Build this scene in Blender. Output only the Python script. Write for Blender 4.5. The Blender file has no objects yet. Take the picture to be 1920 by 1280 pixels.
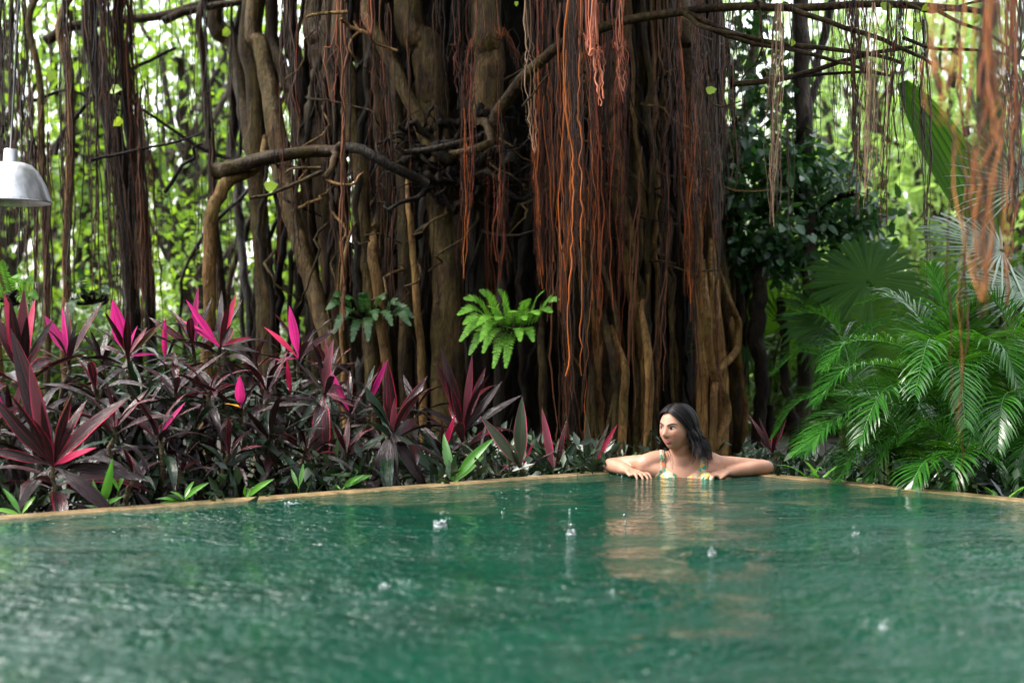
import bpy, bmesh, math, random
import numpy as np
from mathutils import Vector, Matrix, Quaternion
from mathutils.bvhtree import BVHTree

SC = bpy.context.scene
COL = SC.collection
rnd = random.Random(11)
npr = np.random.default_rng(5)
R = math.radians

# ------------------------------------------------------------------ camera
CAM_H = 0.63
FPX = 2667.0                      # 50 mm on 36 mm, in photo pixels (1920 wide)
cd = bpy.data.cameras.new('camera')
cam = bpy.data.objects.new('camera', cd)
COL.objects.link(cam)
cam.location = (0, 0, CAM_H)
cam.rotation_euler = (R(90), 0, 0)
cd.lens = 50
cd.sensor_width = 36
cd.clip_end = 800
cd.clip_start = 0.05
cd.dof.use_dof = True
cd.dof.focus_distance = 6.52
cd.dof.aperture_fstop = 1.9
SC.camera = cam

# ------------------------------------------------------------------ sky, sun, exposure
SUN_EL, SUN_AZ = R(54), R(-88)    # azimuth from +Y: high on the left
wd = bpy.data.worlds.new('World')
SC.world = wd
wd.use_nodes = True
nt = wd.node_tree
nt.nodes.clear()
wo = nt.nodes.new('ShaderNodeOutputWorld')
bg = nt.nodes.new('ShaderNodeBackground')
sk = nt.nodes.new('ShaderNodeTexSky')
sk.sky_type = 'NISHITA'
sk.sun_disc = False
sk.sun_elevation = SUN_EL
sk.sun_rotation = SUN_AZ
sk.air_density = 1.6
sk.dust_density = 3.0
hs = nt.nodes.new('ShaderNodeHueSaturation')
hs.inputs['Saturation'].default_value = 0.28
bg.inputs['Strength'].default_value = 0.15
nt.links.new(sk.outputs[0], hs.inputs['Color'])
nt.links.new(hs.outputs[0], bg.inputs['Color'])
nt.links.new(bg.outputs[0], wo.inputs['Surface'])

sd = bpy.data.lights.new('sun', 'SUN')
sd.energy = 1.1
sd.angle = R(14)
sd.color = (1.0, 0.93, 0.82)
sun = bpy.data.objects.new('sun', sd)
COL.objects.link(sun)
sun.location = (0, 0, 20)
sdir = Vector((math.sin(SUN_AZ) * math.cos(SUN_EL), math.cos(SUN_AZ) * math.cos(SUN_EL), math.sin(SUN_EL)))
sun.rotation_euler = sdir.to_track_quat('Z', 'Y').to_euler()

SC.view_settings.view_transform = 'Standard'
SC.view_settings.look = 'None'
SC.view_settings.exposure = 2.4
SC.view_settings.gamma = 1
SC.view_settings.use_curve_mapping = False
SC.render.engine = 'CYCLES'
SC.cycles.use_denoising = True
SC.cycles.max_bounces = 7
SC.cycles.diffuse_bounces = 4
SC.cycles.glossy_bounces = 4
SC.cycles.transmission_bounces = 5
SC.cycles.caustics_reflective = False
SC.cycles.caustics_refractive = False
SC.cycles.sample_clamp_indirect = 6

# ------------------------------------------------------------------ helpers
def P(x, y, Y):
    """photo pixel at distance Y in front of the camera -> world point"""
    return Vector(((x - 960) / FPX * Y, Y, CAM_H - (y - 640) / FPX * Y))

U = Vector((-0.791, -0.612, 0))   # along the left pool edge, towards the camera
V = Vector((0.610, -0.792, 0))    # along the right pool edge, towards the camera
C0 = Vector((0.832, 7.0, 0))      # far corner of the pool
GZ = -0.16

def YL(x, s):                     # distance at pixel column x, s metres outside the left pool edge
    k = (x - 960) / FPX
    return (s + 5.038) / (0.792 - 0.610 * k)

def YR(x, s):
    k = (x - 960) / FPX
    return (s + 4.942) / (0.791 * k + 0.612)

def tag(o, label=None, cat=None, group=None, kind=None):
    if label: o['label'] = label
    if cat: o['category'] = cat
    if group: o['group'] = group
    if kind: o['kind'] = kind
    return o

def thing(name, loc, label, cat, group=None):
    o = bpy.data.objects.new(name, None)
    o.empty_display_size = 0.1
    COL.objects.link(o)
    o.location = loc
    tag(o, label, cat, group)
    return o

class MB:
    """collects geometry in world coordinates; build() links it as one mesh"""
    def __init__(s):
        s.v = []; s.f = []; s.t = []; s.uv = []
    def add(s, v, f, tint=0.5, uv=None):
        b = len(s.v)
        s.v.extend(v)
        s.f.extend([tuple(b + i for i in q) for q in f])
        s.t.extend([tint] * len(v) if np.isscalar(tint) else list(tint))
        s.uv.extend(uv if uv is not None else [(0.5, 0.5)] * len(v))
    def mesh(s, name, mat, off=(0, 0, 0), smooth=True):
        m = bpy.data.meshes.new(name)
        o = Vector(off)
        m.from_pydata([(a[0] - o.x, a[1] - o.y, a[2] - o.z) for a in s.v], [], s.f)
        a = m.attributes.new('tint', 'FLOAT', 'POINT')
        a.data.foreach_set('value', np.array(s.t, dtype=np.float32))
        a = m.attributes.new('luv', 'FLOAT_VECTOR', 'POINT')
        q = np.zeros((len(s.v), 3), np.float32)
        q[:, :2] = np.array(s.uv, np.float32)
        a.data.foreach_set('vector', q.ravel())
        if smooth:
            m.polygons.foreach_set('use_smooth', np.ones(len(m.polygons), bool))
        m.materials.append(mat)
        m.update()
        return m
    def build(s, name, mat, parent=None, smooth=True):
        m = s.mesh(name, mat, parent.location if parent else (0, 0, 0), smooth)
        o = bpy.data.objects.new(name, m)
        COL.objects.link(o)
        if parent: o.parent = parent
        return o

def catmull(pts, n):
    pts = np.array([list(p) for p in pts], float)
    if len(pts) == 2:
        t = np.linspace(0, 1, n)[:, None]
        return pts[0] * (1 - t) + pts[1] * t
    p = np.vstack([2 * pts[0] - pts[1], pts, 2 * pts[-1] - pts[-2]])
    k = len(pts) - 1
    out = []
    for u in np.linspace(0, k, n):
        i = min(int(u), k - 1); t = u - i
        a, b, c, d = p[i], p[i + 1], p[i + 2], p[i + 3]
        out.append(0.5 * (2 * b + (c - a) * t + (2 * a - 5 * b + 4 * c - d) * t * t + (3 * b - a - 3 * c + d) * t ** 3))
    return np.array(out)

def frames(path):
    t = np.gradient(path, axis=0)
    t /= np.linalg.norm(t, axis=1)[:, None] + 1e-12
    ref = np.tile(np.array([0, 1.0, 0]), (len(path), 1))
    bad = np.abs((t * ref).sum(1)) > 0.93
    ref[bad] = (1.0, 0, 0)
    a = np.cross(t, ref); a /= np.linalg.norm(a, axis=1)[:, None] + 1e-12
    b = np.cross(t, a)
    return t, a, b

def tube(mb, path, rad, sides=8, tint=0.5, lump=0.0, cap=True, rng=npr):
    path = np.asarray(path, float)
    n = len(path)
    rad = np.broadcast_to(np.asarray(rad, float), (n,)).copy()
    t, a, b = frames(path)
    ang = np.linspace(0, 2 * math.pi, sides, endpoint=False)
    rr = rad[:, None] * np.ones(sides)
    if lump:
        # long ridges that wander round the stem plus knots
        ph = rng.uniform(0, 6.28, 4)
        z = np.linspace(0, 1, n)[:, None] * n * 0.22
        rr = rr * (1 + lump * (0.55 * np.sin(2 * ang + ph[0] + z) + 0.4 * np.sin(3 * ang + ph[1] - 0.6 * z) + 0.5 * np.sin(ph[2] + z * 1.7) * 0.5)
                   + lump * 0.35 * rng.normal(size=(n, sides)))
    v = path[:, None, :] + rr[:, :, None] * (np.cos(ang)[None, :, None] * a[:, None, :] + np.sin(ang)[None, :, None] * b[:, None, :])
    v = v.reshape(-1, 3).tolist()
    f = []
    for i in range(n - 1):
        for j in range(sides):
            k = (j + 1) % sides
            f.append((i * sides + j, i * sides + k, (i + 1) * sides + k, (i + 1) * sides + j))
    if cap:
        f.append(tuple(range(sides))); f.append(tuple((n - 1) * sides + j for j in reversed(range(sides))))
    mb.add(v, f, tint)

def wiggle(path, amp, rng, smooth=3, zfree=False):
    n = len(path)
    w = np.cumsum(rng.normal(size=(n, 3)), 0)
    w -= np.linspace(0, 1, n)[:, None] * w[-1]
    if not zfree: w[:, 2] *= 0.1
    w *= amp / (np.sqrt(n) * 0.5 + 1e-6)
    return path + w

# ------------------------------------------------------------------ materials
MATS = {}
def new_mat(name):
    m = bpy.data.materials.new(name)
    m.use_nodes = True
    MATS[name] = m
    nt = m.node_tree
    bs = nt.nodes['Principled BSDF']
    return m, nt, bs

def N(nt, typ, **kw):
    n = nt.nodes.new(typ)
    for k, v in kw.items(): setattr(n, k, v)
    return n

def ramp(nt, stops, src):
    r = N(nt, 'ShaderNodeValToRGB')
    e = r.color_ramp.elements
    while len(e) < len(stops): e.new(0.5)
    for i, (p, c) in enumerate(stops):
        e[i].position = p; e[i].color = (*c, 1)
    nt.links.new(src, r.inputs[0])
    return r

def noise(nt, scale, detail=4, vec=None, rough=0.55):
    n = N(nt, 'ShaderNodeTexNoise')
    n.inputs['Scale'].default_value = scale
    n.inputs['Detail'].default_value = detail
    n.inputs['Roughness'].default_value = rough
    if vec is not None: nt.links.new(vec, n.inputs['Vector'])
    return n

def posvec(nt, scale):
    g = N(nt, 'ShaderNodeNewGeometry')
    mp = N(nt, 'ShaderNodeMapping')
    mp.inputs['Scale'].default_value = scale
    nt.links.new(g.outputs['Position'], mp.inputs['Vector'])
    return mp.outputs[0]

def mixc(nt, fac, a, b, mode='MIX'):
    m = N(nt, 'ShaderNodeMix', data_type='RGBA', blend_type=mode)
    for i, s in ((0, fac), (6, a), (7, b)):
        if hasattr(s, 'type') and hasattr(s, 'node'): nt.links.new(s, m.inputs[i])
        elif isinstance(s, (int, float)): m.inputs[i].default_value = s
        else: m.inputs[i].default_value = (*s, 1)
    return m.outputs[2]

def bump(nt, bs, h, strength, dist=0.01):
    b = N(nt, 'ShaderNodeBump')
    b.inputs['Strength'].default_value = strength
    b.inputs['Distance'].default_value = dist
    nt.links.new(h, b.inputs['Height'])
    nt.links.new(b.outputs[0], bs.inputs['Normal'])
    return b

def bark(name, dark, mid, light, moss=0.0, mosscol=(0.10, 0.10, 0.02), rough=0.66, spec=0.14, stretch=0.16):
    m, nt, bs = new_mat(name)
    v = posvec(nt, (1, 1, stretch))
    n1 = noise(nt, 22, 6, v, 0.65)
    n2 = noise(nt, 4.5, 5, posvec(nt, (1, 1, 0.55)), 0.6)
    n3 = noise(nt, 90, 3, posvec(nt, (1, 1, 0.35)))
    r = ramp(nt, [(0.28, dark), (0.5, mid), (0.74, light)], n1.outputs[0])
    at = N(nt, 'ShaderNodeAttribute'); at.attribute_name = 'tint'
    tr = ramp(nt, [(0.0, (0.5, 0.5, 0.5)), (1.0, (1.35, 1.35, 1.35))], at.outputs['Fac'])
    c = mixc(nt, 1.0, r.outputs[0], tr.outputs[0], 'MULTIPLY')
    blot = ramp(nt, [(0.40, (0, 0, 0)), (0.62, (1, 1, 1))], n2.outputs[0])
    c = mixc(nt, blot.outputs[0], c, mixc(nt, 0.55, c, dark))
    if moss:
        n4 = noise(nt, 7, 5, posvec(nt, (1, 1, 0.7)), 0.7)
        mr = ramp(nt, [(0.50 - 0.1 * moss, (0, 0, 0)), (0.66, (moss, moss, moss))], n4.outputs[0])
        c = mixc(nt, mr.outputs[0], c, mosscol)
    vo = N(nt, 'ShaderNodeTexVoronoi', feature='DISTANCE_TO_EDGE'); vo.inputs['Scale'].default_value = 30
    nt.links.new(posvec(nt, (1, 1, stretch * 1.4)), vo.inputs['Vector'])
    cr = ramp(nt, [(0.0, (0.35,) * 3), (0.10, (1, 1, 1))], vo.outputs['Distance'])
    c = mixc(nt, 0.8, c, cr.outputs[0], 'MULTIPLY')
    n5 = noise(nt, 38, 3, posvec(nt, (1, 1, 0.9)), 0.6)
    lr = ramp(nt, [(0.62, (0, 0, 0)), (0.70, (0.5,) * 3)], n5.outputs[0])
    c = mixc(nt, lr.outputs[0], c, mixc(nt, 0.5, light, c))
    nt.links.new(c, bs.inputs['Base Color'])
    rr = ramp(nt, [(0.3, (rough - 0.25,) * 3), (0.7, (rough + 0.15,) * 3)], n2.outputs[0])
    nt.links.new(rr.outputs[0], bs.inputs['Roughness'])
    bs.inputs['Specular IOR Level'].default_value = spec
    h = mixc(nt, 0.35, n1.outputs[0], n3.outputs[0])
    bump(nt, bs, h, 1.0, 0.035)
    return m

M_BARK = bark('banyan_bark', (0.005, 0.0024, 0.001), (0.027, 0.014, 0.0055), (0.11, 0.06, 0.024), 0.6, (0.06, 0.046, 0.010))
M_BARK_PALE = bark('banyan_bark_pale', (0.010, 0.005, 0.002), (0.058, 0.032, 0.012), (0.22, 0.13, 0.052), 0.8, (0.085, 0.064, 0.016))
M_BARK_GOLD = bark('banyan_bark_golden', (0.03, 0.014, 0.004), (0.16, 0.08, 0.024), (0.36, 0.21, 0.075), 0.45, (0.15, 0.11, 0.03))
M_BARK_DARK = bark('banyan_bark_dark', (0.002, 0.0012, 0.0007), (0.009, 0.005, 0.0028), (0.035, 0.02, 0.010), 0.3, (0.03, 0.026, 0.01))  # dark wood; lowered further to paint in the shade between roots
M_BARK_GREY = bark('grey_trunk_bark', (0.015, 0.011, 0.009), (0.05, 0.036, 0.028), (0.12, 0.09, 0.075), 0.3, (0.05, 0.055, 0.02))

def strandmat(name, a, b, c, rough=0.42):
    m, nt, bs = new_mat(name)
    at = N(nt, 'ShaderNodeAttribute'); at.attribute_name = 'tint'
    n = noise(nt, 9, 4, posvec(nt, (1, 1, 0.5)))
    ad = N(nt, 'ShaderNodeMath', operation='MULTIPLY_ADD')
    nt.links.new(n.outputs[0], ad.inputs[0]); ad.inputs[1].default_value = 0.9
    sb = N(nt, 'ShaderNodeMath', operation='SUBTRACT')
    nt.links.new(at.outputs['Fac'], sb.inputs[0]); sb.inputs[1].default_value = 0.45
    nt.links.new(sb.outputs[0], ad.inputs[2])
    r = ramp(nt, [(0.12, a), (0.5, b), (0.9, c)], ad.outputs[0])
    nt.links.new(r.outputs[0], bs.inputs['Base Color'])
    bs.inputs['Roughness'].default_value = rough
    bs.inputs['Specular IOR Level'].default_value = 0.12
    n2 = noise(nt, 160, 2)
    bump(nt, bs, n2.outputs[0], 0.5, 0.004)
    return m

M_ST_ORANGE = strandmat('aerial_root_orange', (0.010, 0.003, 0.001), (0.055, 0.013, 0.003), (0.34, 0.085, 0.012))
M_ST_RED = strandmat('aerial_root_red', (0.008, 0.003, 0.0015), (0.035, 0.009, 0.004), (0.22, 0.05, 0.02))
M_ST_PINK = strandmat('aerial_root_pink', (0.05, 0.011, 0.006), (0.22, 0.05, 0.024), (0.5, 0.17, 0.09))
M_ST_BROWN = strandmat('aerial_root_brown', (0.008, 0.0035, 0.002), (0.035, 0.014, 0.007), (0.12, 0.045, 0.022))
M_ST_DARK = strandmat('aerial_root_dark', (0.010, 0.006, 0.004), (0.032, 0.017, 0.012), (0.09, 0.05, 0.032))
M_ST_TAN = strandmat('aerial_root_tan', (0.07, 0.04, 0.025), (0.22, 0.13, 0.075), (0.42, 0.27, 0.17))
M_ST_FRONT = strandmat('aerial_root_front', (0.05, 0.014, 0.006), (0.21, 0.062, 0.018), (0.46, 0.19, 0.06))

def leafmat(name, c1, c2, c3, rough=0.4, trans=0.4, tcol=None, objrandom=False, spec=0.5, streak=False):
    m, nt, bs = new_mat(name)
    if objrandom:
        s = N(nt, 'ShaderNodeObjectInfo').outputs['Random']
    else:
        at = N(nt, 'ShaderNodeAttribute'); at.attribute_name = 'tint'
        s = at.outputs['Fac']
    n = noise(nt, 3.0, 3, posvec(nt, (1, 1, 1)))
    mm = N(nt, 'ShaderNodeMath', operation='MULTIPLY_ADD')
    nt.links.new(n.outputs[0], mm.inputs[0]); mm.inputs[1].default_value = 0.5
    s2 = N(nt, 'ShaderNodeMath', operation='MULTIPLY_ADD')
    nt.links.new(s, s2.inputs[0]); s2.inputs[1].default_value = 0.8; s2.inputs[2].default_value = -0.15
    nt.links.new(s2.outputs[0], mm.inputs[2])
    r = ramp(nt, [(0.1, c1), (0.5, c2), (0.9, c3)], mm.outputs[0])
    col = r.outputs[0]
    nt.links.new(col, bs.inputs['Base Color'])
    bs.inputs['Roughness'].default_value = rough
    bs.inputs['Specular IOR Level'].default_value = spec
    if trans > 0:
        tr = N(nt, 'ShaderNodeBsdfTranslucent')
        if tcol is not None:
            nt.links.new(mixc(nt, 0.75, col, tcol), tr.inputs['Color'])
        else:
            nt.links.new(col, tr.inputs['Color'])
        mx = N(nt, 'ShaderNodeMixShader')
        mx.inputs[0].default_value = trans
        nt.links.new(bs.outputs[0], mx.inputs[1]); nt.links.new(tr.outputs[0], mx.inputs[2])
        nt.links.new(mx.outputs[0], nt.nodes['Material Output'].inputs['Surface'])
    return m

M_LEAF_FARL = leafmat('far_foliage_left', (0.035, 0.095, 0.014), (0.10, 0.21, 0.022), (0.24, 0.35, 0.03), 0.45, 0.5, (0.30, 0.50, 0.03))
M_LEAF_FARR = leafmat('far_foliage_right', (0.06, 0.14, 0.025), (0.15, 0.27, 0.05), (0.30, 0.42, 0.11), 0.45, 0.5, (0.36, 0.56, 0.11))
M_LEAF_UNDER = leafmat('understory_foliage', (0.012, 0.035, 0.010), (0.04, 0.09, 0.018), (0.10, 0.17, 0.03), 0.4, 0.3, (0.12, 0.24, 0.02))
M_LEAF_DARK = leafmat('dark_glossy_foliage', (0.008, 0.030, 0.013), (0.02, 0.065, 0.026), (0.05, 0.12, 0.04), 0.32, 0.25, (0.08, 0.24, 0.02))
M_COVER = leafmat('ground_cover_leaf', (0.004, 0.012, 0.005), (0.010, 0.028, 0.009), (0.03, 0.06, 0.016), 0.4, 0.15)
M_LEAF_CROWN = leafmat('banyan_crown_foliage', (0.02, 0.05, 0.012), (0.04, 0.09, 0.018), (0.08, 0.15, 0.03), 0.4, 0.3, (0.16, 0.30, 0.03))
M_LEAF_FRESH = leafmat('fresh_banyan_leaf', (0.16, 0.30, 0.02), (0.26, 0.42, 0.03), (0.36, 0.50, 0.05), 0.4, 0.5, (0.45, 0.60, 0.04))
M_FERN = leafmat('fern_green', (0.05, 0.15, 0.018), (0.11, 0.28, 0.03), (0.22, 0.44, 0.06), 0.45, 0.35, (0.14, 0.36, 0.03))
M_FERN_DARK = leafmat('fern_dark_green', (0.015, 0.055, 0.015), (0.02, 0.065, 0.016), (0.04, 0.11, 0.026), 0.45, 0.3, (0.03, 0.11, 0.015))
M_PALM = leafmat('palm_green', (0.007, 0.04, 0.007), (0.020, 0.09, 0.012), (0.05, 0.17, 0.02), 0.18, 0.3, (0.09, 0.30, 0.012), spec=0.35)
M_PALM_Y = leafmat('palm_yellow_green', (0.06, 0.15, 0.02), (0.13, 0.25, 0.03), (0.24, 0.36, 0.05), 0.3, 0.35, (0.25, 0.42, 0.03))
M_FAN = leafmat('fan_palm_green', (0.010, 0.035, 0.008), (0.022, 0.07, 0.012), (0.045, 0.12, 0.018), 0.55, 0.5, (0.16, 0.36, 0.015), spec=0.15)
M_FAN_GREY = leafmat('fan_palm_grey', (0.12, 0.17, 0.13), (0.22, 0.29, 0.24), (0.36, 0.42, 0.36), 0.4, 0.25, (0.2, 0.34, 0.12))
M_GREENLEAF = leafmat('bright_green_blade', (0.04, 0.14, 0.02), (0.09, 0.26, 0.03), (0.16, 0.38, 0.04), 0.3, 0.35, (0.12, 0.42, 0.03), objrandom=True)
M_STEM = bark('plant_stem', (0.03, 0.022, 0.012), (0.10, 0.075, 0.04), (0.2, 0.16, 0.09), 0.3, (0.07, 0.09, 0.02), stretch=2.0)
M_PALMSTEM = bark('palm_stem', (0.04, 0.06, 0.015), (0.10, 0.14, 0.035), (0.2, 0.22, 0.07), 0.0, stretch=2.0)

def cordmat(name, base1, base2, margin, mw, streak, rough=0.24, trans=0.1):
    """strap leaf: base colour with lengthwise streaks and a coloured margin (luv.x across, luv.y along)"""
    m, nt, bs = new_mat(name)
    at = N(nt, 'ShaderNodeAttribute'); at.attribute_name = 'luv'
    sp = N(nt, 'ShaderNodeSeparateXYZ'); nt.links.new(at.outputs['Vector'], sp.inputs[0])
    oi = N(nt, 'ShaderNodeObjectInfo')
    a = N(nt, 'ShaderNodeMath', operation='SUBTRACT'); nt.links.new(sp.outputs[0], a.inputs[0]); a.inputs[1].default_value = 0.5
    ab = N(nt, 'ShaderNodeMath', operation='ABSOLUTE'); nt.links.new(a.outputs[0], ab.inputs[0])
    cv = N(nt, 'ShaderNodeCombineXYZ')
    nt.links.new(sp.outputs[0], cv.inputs[0]); 
    k = N(nt, 'ShaderNodeMath', operation='MULTIPLY'); nt.links.new(sp.outputs[1], k.inputs[0]); k.inputs[1].default_value = 0.12
    nt.links.new(k.outputs[0], cv.inputs[1])
    k2 = N(nt, 'ShaderNodeMath', operation='MULTIPLY'); nt.links.new(oi.outputs['Random'], k2.inputs[0]); k2.inputs[1].default_value = 37.0
    nt.links.new(k2.outputs[0], cv.inputs[2])
    n = noise(nt, 9, 4, cv.outputs[0], 0.6)
    n2 = noise(nt, 2.2, 2, cv.outputs[0])
    base = ramp(nt, [(0.3, base1), (0.7, base2)], n.outputs[0]).outputs[0]
    # margin: wanders with noise, wider towards the leaf base on some leaves
    w = N(nt, 'ShaderNodeMath', operation='MULTIPLY_ADD')
    nt.links.new(n2.outputs[0], w.inputs[0]); w.inputs[1].default_value = 0.30; nt.links.new(ab.outputs[0], w.inputs[2])
    mr = ramp(nt, [(0.62 - mw, (0, 0, 0)), (0.68 - mw, (1, 1, 1))], w.outputs[0]).outputs[0]
    c = mixc(nt, mr, base, margin)
    if streak:
        sr = ramp(nt, [(0.56, (0, 0, 0)), (0.66, (streak,) * 3)], n.outputs[0]).outputs[0]
        c = mixc(nt, sr, c, margin)
    # midrib
    rb = ramp(nt, [(0.0, (0.6,) * 3), (0.03, (0, 0, 0))], ab.outputs[0]).outputs[0]
    c = mixc(nt, rb, c, mixc(nt, 0.5, base, margin))
    hv = N(nt, 'ShaderNodeHueSaturation')
    vv = N(nt, 'ShaderNodeMath', operation='MULTIPLY_ADD')
    nt.links.new(oi.outputs['Random'], vv.inputs[0]); vv.inputs[1].default_value = 0.7; vv.inputs[2].default_value = 0.65
    nt.links.new(vv.outputs[0], hv.inputs['Value']); nt.links.new(c, hv.inputs['Color'])
    c = hv.outputs[0]
    nt.links.new(c, bs.inputs['Base Color'])
    bs.inputs['Roughness'].default_value = rough
    bs.inputs['Specular IOR Level'].default_value = 0.32
    n3 = noise(nt, 26, 2, cv.outputs[0])
    bump(nt, bs, n3.outputs[0], 0.5, 0.008)
    tr = N(nt, 'ShaderNodeBsdfTranslucent'); nt.links.new(c, tr.inputs['Color'])
    mx = N(nt, 'ShaderNodeMixShader'); mx.inputs[0].default_value = trans
    nt.links.new(bs.outputs[0], mx.inputs[1]); nt.links.new(tr.outputs[0], mx.inputs[2])
    nt.links.new(mx.outputs[0], nt.nodes['Material Output'].inputs['Surface'])
    return m

PINK = (0.72, 0.02, 0.20); RED = (0.50, 0.010, 0.05)
CM = {
    'dark':   cordmat('cordyline_dark', (0.005, 0.003, 0.003), (0.020, 0.006, 0.008), (0.10, 0.012, 0.03), -0.02, 0.0, 0.15),
    'darkg':  cordmat('cordyline_dark_green', (0.004, 0.014, 0.006), (0.010, 0.034, 0.012), (0.14, 0.02, 0.045), -0.02, 0.0, 0.15),
    'margin': cordmat('cordyline_pink_margin', (0.010, 0.005, 0.006), (0.03, 0.010, 0.012), RED, 0.025, 0.12, 0.17),
    'gmargin': cordmat('cordyline_green_pink_margin', (0.02, 0.035, 0.02), (0.055, 0.075, 0.045), (0.60, 0.06, 0.16), 0.02, 0.0, 0.28),
    'pink':   cordmat('cordyline_pink', (0.36, 0.012, 0.11), (0.74, 0.035, 0.27), (0.80, 0.05, 0.30), 0.0, 0.3, 0.3, 0.35),
    'red':    cordmat('cordyline_red', (0.26, 0.01, 0.04), (0.60, 0.025, 0.10), (0.7, 0.03, 0.12), 0.0, 0.3, 0.3, 0.35),
    'pale':   cordmat('cordyline_pale_pink', (0.17, 0.035, 0.05), (0.08, 0.04, 0.045), (0.55, 0.04, 0.13), 0.05, 0.35, 0.3, 0.15),
    'olive':  cordmat('cordyline_olive', (0.06, 0.05, 0.012), (0.12, 0.09, 0.016), (0.35, 0.02, 0.05), 0.04, 0.1, 0.3, 0.4),
    'yellow': cordmat('cordyline_withered', (0.35, 0.17, 0.02), (0.5, 0.26, 0.03), (0.4, 0.15, 0.03), 0.0, 0.0, 0.4, 0.4),
    'green':  M_GREENLEAF,
}

# ------------------------------------------------------------------ ground, pool, water
def ground():
    m, nt, bs = new_mat('forest_soil')
    n1 = noise(nt, 6, 8, posvec(nt, (1, 1, 1)), 0.65)
    n2 = noise(nt, 45, 4, posvec(nt, (1, 1, 1)))
    c = ramp(nt, [(0.3, (0.008, 0.006, 0.004)), (0.55, (0.02, 0.015, 0.009)), (0.75, (0.03, 0.03, 0.012))], n1.outputs[0]).outputs[0]
    c = mixc(nt, 0.4, c, mixc(nt, n2.outputs[0], (0.006, 0.005, 0.003), (0.05, 0.034, 0.02)))
    nt.links.new(c, bs.inputs['Base Color'])
    bs.inputs['Roughness'].default_value = 0.7
    bump(nt, bs, n2.outputs[0], 0.8, 0.03)
    # polar sheet with the pool cut out: rings follow the pool outline outwards
    A = C0 + 8.0 * U; B = C0 + 8.0 * U + 8.0 * V; D = C0 + 8.0 * V
    cen = (C0 + B) * 0.5
    mb = MB()
    corners = [C0, A, B, D]
    outline = []
    for i in range(4):
        for t in np.linspace(0, 1, 16, endpoint=False):
            outline.append(corners[i].lerp(corners[(i + 1) % 4], t))
    rings = []
    for s in (1.005, 1.03, 1.08, 1.15, 1.25, 1.4, 1.6, 1.9, 2.4, 3.2, 5, 9, 20, 60, 120):
        ring = []
        for p in outline:
            d = p - cen
            q = cen + d * s
            r = max(0, (s - 1.03))
            z = GZ + (0.05 * math.sin(q.x * 1.3 + 0.5) * math.sin(q.y * 1.1) * min(1, r * 4) if s < 30 else 0)
            ring.append((q.x, q.y, z))
        rings.append(ring)
    n = len(outline)
    v = [p for r in rings for p in r]
    f = [(i * n + j, (i + 1) * n + j, (i + 1) * n + (j + 1) % n, i * n + (j + 1) % n) for i in range(len(rings) - 1) for j in range(n)]
    mb.add(v, f)
    o = mb.build('ground', m)
    tag(o, kind='structure')
    # rim, walls, bottom
    m2, nt, bs = new_mat('wet_rim_stone')
    n1 = noise(nt, 14, 6, posvec(nt, (1, 1, 1)), 0.7)
    c = ramp(nt, [(0.3, (0.10, 0.065, 0.03)), (0.55, (0.23, 0.155, 0.075)), (0.8, (0.34, 0.26, 0.14))], n1.outputs[0]).outputs[0]
    n6 = noise(nt, 3.2, 5, posvec(nt, (1, 1, 1)), 0.7)
    c = mixc(nt, ramp(nt, [(.45, (0, 0, 0)), (.62, (.8,) * 3)], n6.outputs[0]).outputs[0], c, (0.045, 0.042, 0.016))
    nt.links.new(c, bs.inputs['Base Color'])
    bs.inputs['Roughness'].default_value = 0.3
    bump(nt, bs, n1.outputs[0], 0.6, 0.015)
    bm = bmesh.new()
    w = 0.10
    def loop(off, z):
        k = [C0 - (U + V) * off, C0 + U * (8 + off) - V * off, C0 + (U + V) * (8 + off), C0 + V * (8 + off) - U * off]
        return [bm.verts.new((p.x, p.y, z)) for p in k]
    lo = loop(w, GZ - 0.25); l1 = loop(w, 0.004); l2 = loop(w - 0.012, 0.012); l3 = loop(0.01, 0.012); l4 = loop(0.0, 0.006); l5 = loop(0.0, -1.3)
    for a, b in ((lo, l1), (l1, l2), (l2, l3), (l3, l4), (l4, l5)):
        for i in range(4):
            j = (i + 1) % 4
            bm.faces.new((a[i], a[j], b[j], b[i]))
    bm.normal_update()
    me = bpy.data.meshes.new('pool_rim'); bm.to_mesh(me); bm.free(); me.materials.append(m2)
    o = bpy.data.objects.new('pool_rim', me); COL.objects.link(o); tag(o, kind='structure')
    m3, nt, bs = new_mat('pool_tile_green')
    bs.inputs['Base Color'].default_value = (0.02, 0.12, 0.08, 1); bs.inputs['Roughness'].default_value = 0.3
    mb = MB(); mb.add([tuple(C0 + U * a + V * b + Vector((0, 0, -1.3))) for a, b in ((0, 0), (8, 0), (8, 8), (0, 8))], [(0, 1, 2, 3)])
    tag(mb.build('pool_floor', m3, smooth=False), kind='structure')

ground()

RINGS = [  # raindrop ripples: pixel x, y, radius, height
    (825, 995, 0.07, 0.003), (1070, 1003, 0.05, 0.002), (1068, 968, 0.04, 0.002), (1150, 1120, 0.12, 0.004), (720, 1105, 0.10, 0.003),
    (265, 1190, 0.06, 0.004), (540, 950, 0.07, 0.003), (1340, 1045, 0.07, 0.003), (1600, 1010, 0.06, 0.003), (960, 925, 0.06, 0.002),
    (1860, 1050, 0.10, 0.004), (640, 1060, 0.06, 0.003), (1650, 1180, 0.08, 0.004), (850, 1060, 0.06, 0.002), (1480, 960, 0.06, 0.002), (1230, 1235, 0.07, 0.004),
    (350, 1010, 0.05, 0.002), (1880, 1115, 0.10, 0.004), (130, 1080, 0.06, 0.003), (960, 1180, 0.07, 0.003)]

def wpt(x, y):      # pixel on the water surface
    Y = CAM_H * FPX / (y - 640)
    return P(x, y, Y)

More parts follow.
